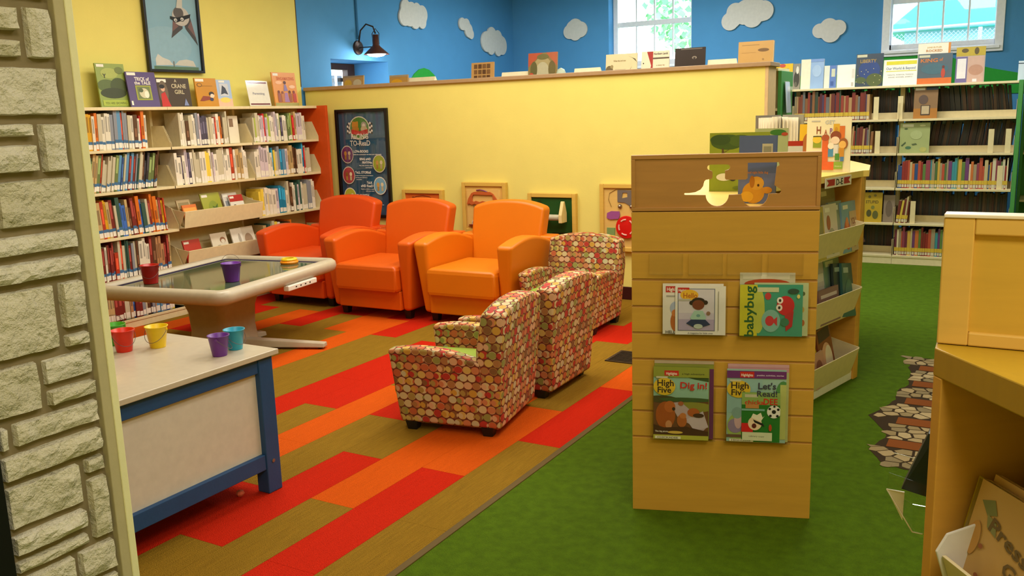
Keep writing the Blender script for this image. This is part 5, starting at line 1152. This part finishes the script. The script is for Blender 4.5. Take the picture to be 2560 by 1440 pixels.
frow(-1.07, -.16, z3_, PC); frow(-1.07, -.16, z5_, PC)
frow(-1.07, -.955, z4_, ['#8A5A2A', '#C9B040', '#B9A878', '#5A3A24', '#6A2A20'], .016, .22, .12)
# rear rows (other side of the unit)
for i, (a, c) in enumerate(FB):
    for z in FL:
        frow(a+.02, c-.03, z, PDK, .02, .283, rf.choice([0, .12, -.12]) if i == 2 else 0, False, 9.36, .17)
rows = R_.done('shelved_books'); tag(rows, 'rows of mixed dark spined books filling the far shelving', 'books', None, 'stuff')
DBK = 'cream bookends and display books on the far shelving'
FG = 'face-out books on the far shelving'
face_book('picture_book', 'brown face-out book with a small white picture on the top far shelf', 'book', FG, (-.965, 9.14, z1_+.0005), 0, .20, .285, .012, '#8A6A48', [('r', .05, .9, .45, .98, '#D9D6C8'), ('r', .5, .9, 1, 1, '#1E3A5A'), ('r', 0, 0, 1, .32, '#A86E24'), ('e', .4, .6, .2, .15, '#5A463C'), ('r', .3, .1, .7, .42, '#3A2A1E'), ('r', .34, .14, .66, .40, '#B9A47E')], .05)
face_book('picture_book', 'pale green face-out book with leaf marks on the second far shelf', 'book', FG, (-1.07, 9.14, z2_+.0005), 0, .255, .28, .012, '#9AA46A', [('r', .08, .86, .45, .95, '#D6D6B4'), ('e', .2, .8, .06, .03, '#4A5A34'), ('p', [(.05, .25), (.2, .38), (.22, .33), (.1, .22)], '#3E5230'), ('p', [(.4, .3), (.55, .33), (.6, .28), (.45, .25)], '#4A5A34'), ('e', .3, .18, .1, .05, '#3E6A4A'), ('e', .8, .12, .12, .08, '#A9A85A'), ('e', .75, .9, .1, .03, '#C9CC94'), ('e', .55, .6, .2, .15, '#A4AE74')], .05)
face_book('picture_book', 'yellow face-out book with dark flowers on the fourth far shelf', 'book', FG, (-1.36, 9.13, z4_+.0005), 0, .165, .285, .012, '#B99A2A', [('t', 'STUPID', .45, .68, .1, '#5A4A1A', .7), ('e', .3, .85, .08, .05, '#7A6A2A'), ('e', .6, .9, .08, .04, '#7A6A2A'), ('e', .3, .3, .14, .12, '#4A4A20'), ('e', .65, .25, .16, .14, '#5A5A24'), ('e', .5, .5, .1, .06, '#7A7A34')], .08)
face_book('picture_book', 'grey face-out book leaning beside the yellow one on the fourth far shelf', 'book', FG, (-1.185, 9.15, z4_+.0005), 0, .10, .26, .012, '#8A7A68', [('e', .5, .5, .3, .3, '#6A5A4A')], .08)
for lb, x, z in (('cream bookend ending the top row of the left far bay', -1.31, z1_), ('cream bookend ending the second row of the left far bay', -1.285, z2_), ('thin cream bookend right on the top far row', -1.10, z1_), ('cream bookend among the third row of the right far bay', -.245, z3_), ('cream bookend in the fourth row of the right far bay', -.945, z4_),
                 ('left of two cream bookends on the second row near the green end', -.335, z2_), ('right of two cream bookends on the second row near the green end', -.20, z2_)):
    o = B().box(x, 9.13, z, x+.045, 9.133, z+.21, CREAM2).box(x, 9.13, z, x+.045, 9.25, z+.002, CREAM2).done('bookend', None, .001); tag(o, lb, 'bookend', 'cream bookends on the far shelving')
# on top of the far shelving
TF = 'display books on top of the far shelving'; zf = 1.6755
def farb(label, x0, x1, zt_, col, shapes, y=9.2, nm='book', cat='book', t=.014, lean=.08, z=zf):
    return face_book(nm, label, cat, TF, (x0, y, z), 0, x1-x0, zt_-z, t, col, shapes, lean)
farb('bright yellow book with a purple band, next to the half wall end', -2.286, -2.085, 1.93, '#E3B50E', [('e', .5, .93, .15, .07, '#C2503A'), ('t', 'AMELIA', .48, .78, .09, '#8E9A8A', .7), ('r', 0, .28, 1, .43, '#7A7AA8'), ('r', .1, .3, .25, .41, '#E8D8C8'), ('r', .75, .3, .9, .41, '#E8D8C8'), ('r', .12, .02, .45, .2, '#8A5A2A'), ('r', .5, .1, .9, .25, '#D8C01E')])
farb('narrow black and white patterned book on the far shelving', -2.08, -2.012, 1.925, '#8A8474', [('e', .5, .4, .4, .3, '#3A382E'), ('e', .6, .75, .2, .15, '#D9D4C0'), ('e', .4, .2, .2, .1, '#5A584A')])
farb('book with white left half and pale blue right half', -2.005, -1.79, 1.96, '#8FAED4', [('r', 0, 0, .42, 1, '#EAE2C4'), ('e', .7, .6, .2, .2, '#A4BEDC'), ('r', .42, .9, 1, 1, '#7A9ACC')], t=.03)
farb('thin book with a blue square label on the far shelving', -1.785, -1.672, 1.89, '#D9DCCB', [('r', .45, 0, 1, 1, '#5A7AB8'), ('r', .6, .5, .9, .85, '#C9CCB0'), ('r', .55, .1, .8, .3, '#3A5A9A')])
farb('plain white book with a small grey mark on the far shelving', -1.665, -1.50, 1.89, '#EFE9DC', [('r', .8, .05, .92, .22, '#B9B4A8'), ('r', .82, .4, .95, .8, '#DAD4C4')])
farb('dark night-sky book with gold title on the far shelving', -1.495, -1.255, 1.98, '#2E4050', [('r', .03, .9, .4, .98, '#C9C4A4'), ('e', .5, .5, .4, .3, '#24407A'), ('t', 'LIBERTY', .45, .78, .1, '#A88A4A', .6), ('e', .7, .2, .3, .2, '#4E5A2A'), ('e', .2, .2, .2, .1, '#4A5A34')] + [('e', rf.random(), rf.random()*.5+.05, .015, .012, '#D9CE8A') for _ in range(14)])
sg = thing('sign', 'white Our World & Beyond sign with yellow bands on the far shelving', 'sign', (-1.25, 9.2, zf))
s_ = obox('card', 0, -.003, 0, .30, 0, .238, M('#EFEADB', .5), sg)
art(s_, .30, .238, [('r', .08, .8, .95, .94, '#D6CC1E'), ('t', 'Our World & Beyond', .5, .66, .10, '#7A8A9A', .84), ('r', .08, .54, .95, .57, '#D6D24A'), ('t', 'nature, science, history', .5, .42, .05, '#A9A9A4', .75), ('t', 'travel, animals, poetry', .5, .33, .05, '#A9A9A4', .7)], y=-.0035)
sg.rotation_euler = (-.12, 0, 0)
farb('tall white book with an orange spine and orange title, at the back', -.966, -.694, 2.045, '#EFE6CC', [('r', .93, 0, 1, 1, '#D8862A'), ('t', 'JUNE BUTLER', .5, .9, .035, '#C9A24A', .45), ('t', 'ROCKED', .5, .82, .055, '#C27A1A', .5)], y=9.26)
farb('orange and slate book titled King in front of the tall white one', -.955, -.668, 1.948, '#4A5C66', [('r', 0, 0, 1, .2, '#D0681E'), ('e', .5, .5, .4, .18, '#3E6470'), ('r', .03, .88, .35, .96, '#C9C4A4'), ('t', 'KING', .33, .78, .12, '#C9702A', .5), ('t', 'of', .68, .8, .1, '#C9702A', .1), ('e', .75, .35, .06, .16, '#B8402A'), ('e', .75, .55, .04, .05, '#6A2A20')], y=9.19)
farb('book with yellow top and pale pink desert picture, near the green end', -.64, -.405, 1.99, '#B9A898', [('r', 0, .75, 1, 1, '#B9A02A'), ('e', .3, .9, .12, .06, '#5A4A1E'), ('e', .7, .88, .08, .1, '#5A4A1E'), ('r', 0, 0, .4, .73, '#6E6290'), ('r', .05, .12, .36, .68, '#E4DEDA'), ('r', .42, .0, .97, .73, '#C9A490'), ('e', .7, .35, .25, .15, '#B98A70'), ('r', .6, .02, .75, .1, '#E4DEDA')])
farb('white and blue book at the right edge beyond the green panel', -.142, -.02, 1.845, '#C9DCE8', [('r', 0, .85, 1, .9, '#3A4A5A')], y=9.22)
# second unit beyond, green sided
gu = thing('bookshelf', 'green sided shelving unit at the far right edge', 'bookcase', (0, 0, 0))
obox('end_panel', -.088, 9.75, 0, -.06, 10.3, 1.55, GP, gu, .003); obox('back_panel', -.06, 10.28, 0, .9, 10.3, 1.55, GP, gu)
for z in (.1, .55, 1.0, 1.5): obox('shelf', -.06, 9.8, z, .9, 10.28, z+.02, CREAM2, gu, .002)

# ================================================================ STONE PATH PRINTED RUG
rp = random.Random(9)
pr = thing('stone_path_rug', 'cobblestone patterned floor runner with brown plank steps on the green carpet', 'rug', (-.52, 4.75, 0))
out = [(-.05, .95), (.06, .93), (.35, .95), (.6, .9), (.65, -.9), (.2, -.92), (.06, -.86), (-.02, -.72), (.04, -.5), (-.05, -.33), (-.075, -.25), (0.0, .0), (-.01, .2), (.03, .35), (.02, .6)]
def inside(p, poly):
    c = False
    for i in range(len(poly)):
        (x1, y1), (x2, y2) = poly[i], poly[i-1]
        if (y1 > p[1]) != (y2 > p[1]) and p[0] < (x2-x1)*(p[1]-y1)/(y2-y1) + x1: c = not c
    return c
bo = []
for i in range(len(out)):
    a, c = Vector(out[i-1]), Vector(out[i])
    n_ = max(1, int((c-a).length/.05))
    for j in range(n_):
        q = a + (c-a)*(j/n_); bo.append((q.x + rp.uniform(-.010, .010), q.y + rp.uniform(-.010, .010)))
B().ext(bo, .0003, .0015, M('#3A2C1A', .9)).done('backing', pr)
stm = [M(c, .9, 'bump', .15, 40) for c in ('#A8936A', '#94815A', '#B5A076', '#8A7A58')]
planks = [(.02 + .0, -.62 + i*.33) for i in range(5)]
for i, (px, py) in enumerate(planks):
    B().box(.05, py-.045, .0015, .58, py+.055, .0035, M('#80461A', .9, 'wood', .2)).done('plank', pr, .001)
pts = []
yy = -1.0; r_i = 0
while yy < 1.02:
    xx = -.2 + (r_i % 2)*.035
    while xx < .70:
        pts.append((xx + rp.uniform(-.024, .024), yy + rp.uniform(-.02, .02))); xx += .07
    yy += .058; r_i += 1
def cut(poly, mx_, my_, nx_, ny_):
    o_ = []
    for i in range(len(poly)):
        a, b_ = poly[i-1], poly[i]
        da = (a[0]-mx_)*nx_ + (a[1]-my_)*ny_; db = (b_[0]-mx_)*nx_ + (b_[1]-my_)*ny_
        if (da <= 0) != (db <= 0):
            t = da/(da-db); o_.append((a[0]+(b_[0]-a[0])*t, a[1]+(b_[1]-a[1])*t))
        if db <= 0: o_.append(b_)
    return o_
for x, y in pts:
    if not inside((x, y), out): continue
    if any(.0 < x < .62 and abs(y - (py+.005)) < .062 for _, py in planks): continue
    poly = [(x-.05, y-.045), (x+.05, y-.045), (x+.05, y+.045), (x-.05, y+.045)]
    for px, py in pts:
        if (px, py) != (x, y) and abs(px-x) < .15 and abs(py-y) < .15:
            poly = cut(poly, (x+px)/2, (y+py)/2, px-x, py-y)
    for _, py in planks:
        if abs(py-y) < .14 and x > -.02:
            poly = cut(poly, 0, py + (.062 if y > py else -.052), 0, -1 if y > py else 1)
    if len(poly) < 3: continue
    cx_, cy_ = sum(p[0] for p in poly)/len(poly), sum(p[1] for p in poly)/len(poly); k_ = rp.uniform(.80, .90)
    poly = [(cx_ + (p[0]-cx_)*k_, cy_ + (p[1]-cy_)*k_) for p in poly]
    B().ext(poly, .0015, .0028, rp.choice(stm)).done('stone', pr)

# ================================================================ RIGHT FOREGROUND CASE
rc = thing('display_case', 'maple picture-book case in the right foreground with a raised framed panel', 'bookcase', (0, 0, 0))
A = Vector((-.097, 1.335, 0)); du = Vector((.605, -.796, 0)).normalized(); dn = Vector((-.796, -.605, 0)).normalized()   # along the front, outward normal
Q = lambda s_, d, z: A + du*s_ + dn*d + Vector((0, 0, z))
def qbox(s0, s1, d0, d1, z0, z1, m, name, bevel=.0015, par=rc):
    b = B(); b.prism([Q(s0, d0, z0), Q(s1, d0, z0), Q(s1, d1, z0), Q(s0, d1, z0)], [Q(s0, d0, z1), Q(s1, d0, z1), Q(s1, d1, z1), Q(s0, d1, z1)], m)
    return b.done(name, par, bevel)
B().ext([(A.x, A.y), (A.x+.70*du.x, A.y+.70*du.y), (.9, 1.2), (.7, 1.63), (-.105, 1.60), (-.10, 1.45)], 1.125, 1.165, M('#B48E1E', .38, 'woodx', .08)).done('countertop', rc, .002)
qbox(0, .020, -.26, .0, 0, 1.125, MAPLE, 'end_panel')
qbox(.68, .70, -.30, .0, 0, 1.125, MAPLE, 'end_panel')
qbox(.02, .68, -.27, -.25, 0, 1.125, M('#6A4A18', .6), 'back_panel')
qbox(.02, .68, -.25, -.01, 0, .05, CREAM, 'base_rail')
B().ext([(-.075, 1.40), (-.106, 1.47), (-.110, 1.59), (.48, 1.62), (.7, 1.62), (.9, 1.25), (.60, 1.02), (.16, 1.535)][::-1], 0, 1.12, MAPLE2).done('body', rc)
# raised framed panel
for nm, a in (('frame_stile', (-.097, 1.358, 1.166, -.058, 1.39, 1.345)), ('frame_rail', (-.058, 1.358, 1.322, .55, 1.39, 1.345)), ('frame_rail', (-.058, 1.358, 1.166, .55, 1.39, 1.185)), ('frame_stile', (.50, 1.358, 1.185, .55, 1.39, 1.322))):
    obox(nm, *a, M('#D8AC50', .45, 'wood', .12), rc, .002)
obox('raised_panel', -.058, 1.366, 1.185, .50, 1.384, 1.322, M('#CDA23A', .45, 'wood', .16), rc)
obox('cap_highlight', -.097, 1.356, 1.345, .55, 1.392, 1.350, M('#EADCC0', .3), rc, .001)  # pale strip painted as the highlight along the panel's top edge
# bins
for z in (.82, .48, .14):
    b = B(); s0, s1 = .072, .67
    P = lambda s_, d, dz: Q(s_, d, z+dz+.015)
    b.prism([P(s0, -.02, -.04), P(s1, -.02, -.04), P(s1, -.014, -.04), P(s0, -.014, -.04)], [P(s0, .012, .055), P(s1, .012, .055), P(s1, .018, .055), P(s0, .018, .055)], CREAM)
    b.prism([P(s0, -.22, -.045), P(s1, -.22, -.045), P(s1, -.014, -.045), P(s0, -.014, -.045)], [P(s0, -.22, -.04), P(s1, -.22, -.04), P(s1, -.014, -.04), P(s0, -.014, -.04)], CREAM)
    b.done('bin', rc, .001)
    b = B()
    for s_ in (s0-.006,):
        b.prism([P(s_, -.20, -.04), P(s_, -.01, -.045), P(s_, .025, .06), P(s_, .01, .085), P(s_, -.03, .095), P(s_, -.20, .095)], [P(s_+.004, -.20, -.04), P(s_+.004, -.01, -.045), P(s_+.004, .025, .06), P(s_+.004, .01, .085), P(s_+.004, -.03, .095), P(s_+.004, -.20, .095)], M('#DDD8D0', .35))
    b.done('bin_end', rc, .003)
QA = math.atan2(du.y, du.x)
def rbook(label, s_, d, z, w_, h_, t, col, shapes, lean):
    # front cover faces the outward normal dn : local -y -> dn
    return face_book('picture_book', label, 'book', 'picture books in the right foreground case', Q(s_, d, z), QA, w_, h_, t, col, shapes, lean)
rbook('tan picture book with looping brown script and leaves, nearest the camera', .055, -.005, .82, .29, .175, .012, '#C9A25E',
      [('p', [(.04, .85), (.12, .9), (.16, .8), (.1, .76)], '#7C8450'), ('p', [(.1, .78), (.17, .74), (.19, .64), (.12, .68)], '#8A8E5A'), ('t', 'Pressed', .34, .64, .11, '#6E5A34', .42, -.25), ('t', 'Garden', .46, .42, .11, '#6E5A34', .36, -.25), ('e', .06, .55, .04, .14, '#C49248'), ('e', .12, .52, .015, .02, '#9A5A34'), ('p', [(.2, .0), (.26, .2), (.3, .24), (.3, .1), (.27, 0)], '#98A06E'), ('p', [(.33, .0), (.36, .14), (.4, .1), (.38, 0)], '#BE8466'), ('e', .55, .15, .05, .08, '#A89C64'), ('e', .15, .3, .015, .02, '#9A5A34'), ('e', .09, .2, .012, .015, '#9A5A34')], .25)
rbook('second tan picture book just behind the scripted one', .055, -.022, .82, .29, .18, .010, '#D2A968', [], .25)
rbook('thin yellow sheet edge sticking out left of the tan book', .038, -.012, .82, .08, .172, .002, '#D9C020', [], .25)
rbook('glossy white and olive picture book in the middle of the near bin', .07, -.075, .83, .30, .185, .006, '#B9AE94', [('r', .05, .5, .4, .92, '#D9D0BC'), ('e', .5, .4, .25, .3, '#A08A2A'), ('e', .35, .7, .1, .1, '#4A5A2A'), ('r', .8, .1, 1, .6, '#D06A3A')], .22)
rbook('white thick book with a red top behind in the near bin', .08, -.11, .83, .28, .18, .02, '#D8D2C8', [('r', 0, .85, 1, 1, '#8A3A2A')], .18)
rbook('navy topped white book at the back of the near bin', .13, -.155, .83, .28, .185, .03, '#CFCBC4', [('r', 0, .85, 1, 1, '#1E2E6A')], .18)
# acrylic holder hung on the outer side with a dark green book
ah_ = thing('acrylic_holder', 'clear angled holder with bright edges on the side of the foreground case', 'brochure holder', (0, 0, 0))
EDGE = M('#F4EEDC', .25)  # pale colour stands in for light caught by the acrylic edges and corner
H0 = lambda a, z: Vector((-.205 + a*.10, 1.50 - a*.02, z))
T = lambda x, y, z: (x, y, z)
pl4 = lambda pts, nm: (lambda b_: (b_.prism(pts, [(x, y+.003, z) for x, y, z in pts], ACRYL), b_.done(nm, ah_)))(B())
N0 = [(-.108, 1.47, .822), (-.124, 1.48, .818), (-.168, 1.50, .876), (-.166, 1.50, .905), (-.108, 1.47, .905)]
N1 = [(-.112, 1.58, .822), (-.135, 1.59, .818), (-.179, 1.60, .835), (-.170, 1.60, .903), (-.112, 1.58, .903)]
pl4(N0, 'side_plate'); pl4(N1, 'side_plate')
b = B(); b.face([N0[2], N1[2], N1[3], N0[3]], ACRYL); b.face([N0[1], N1[1], N1[2], N0[2]], ACRYL); b.done('front_plate', ah_, fixn=False)
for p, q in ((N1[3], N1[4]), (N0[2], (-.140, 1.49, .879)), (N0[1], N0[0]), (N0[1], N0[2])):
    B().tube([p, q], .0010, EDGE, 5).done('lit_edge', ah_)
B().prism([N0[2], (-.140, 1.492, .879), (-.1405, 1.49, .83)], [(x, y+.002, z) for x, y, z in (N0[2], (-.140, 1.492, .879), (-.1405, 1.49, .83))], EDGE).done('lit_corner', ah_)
gb = B().prism([(-.148, 1.52, .872), (-.10, 1.50, .872), (-.10, 1.56, .872), (-.148, 1.57, .872)], [(-.112, 1.52, .975), (-.10, 1.51, .975), (-.10, 1.55, .975), (-.112, 1.55, .975)], M('#0E2A26', .4)).done('book', None, .001)
tag(gb, 'dark green book slumped in the clear holder on the case side', 'book')
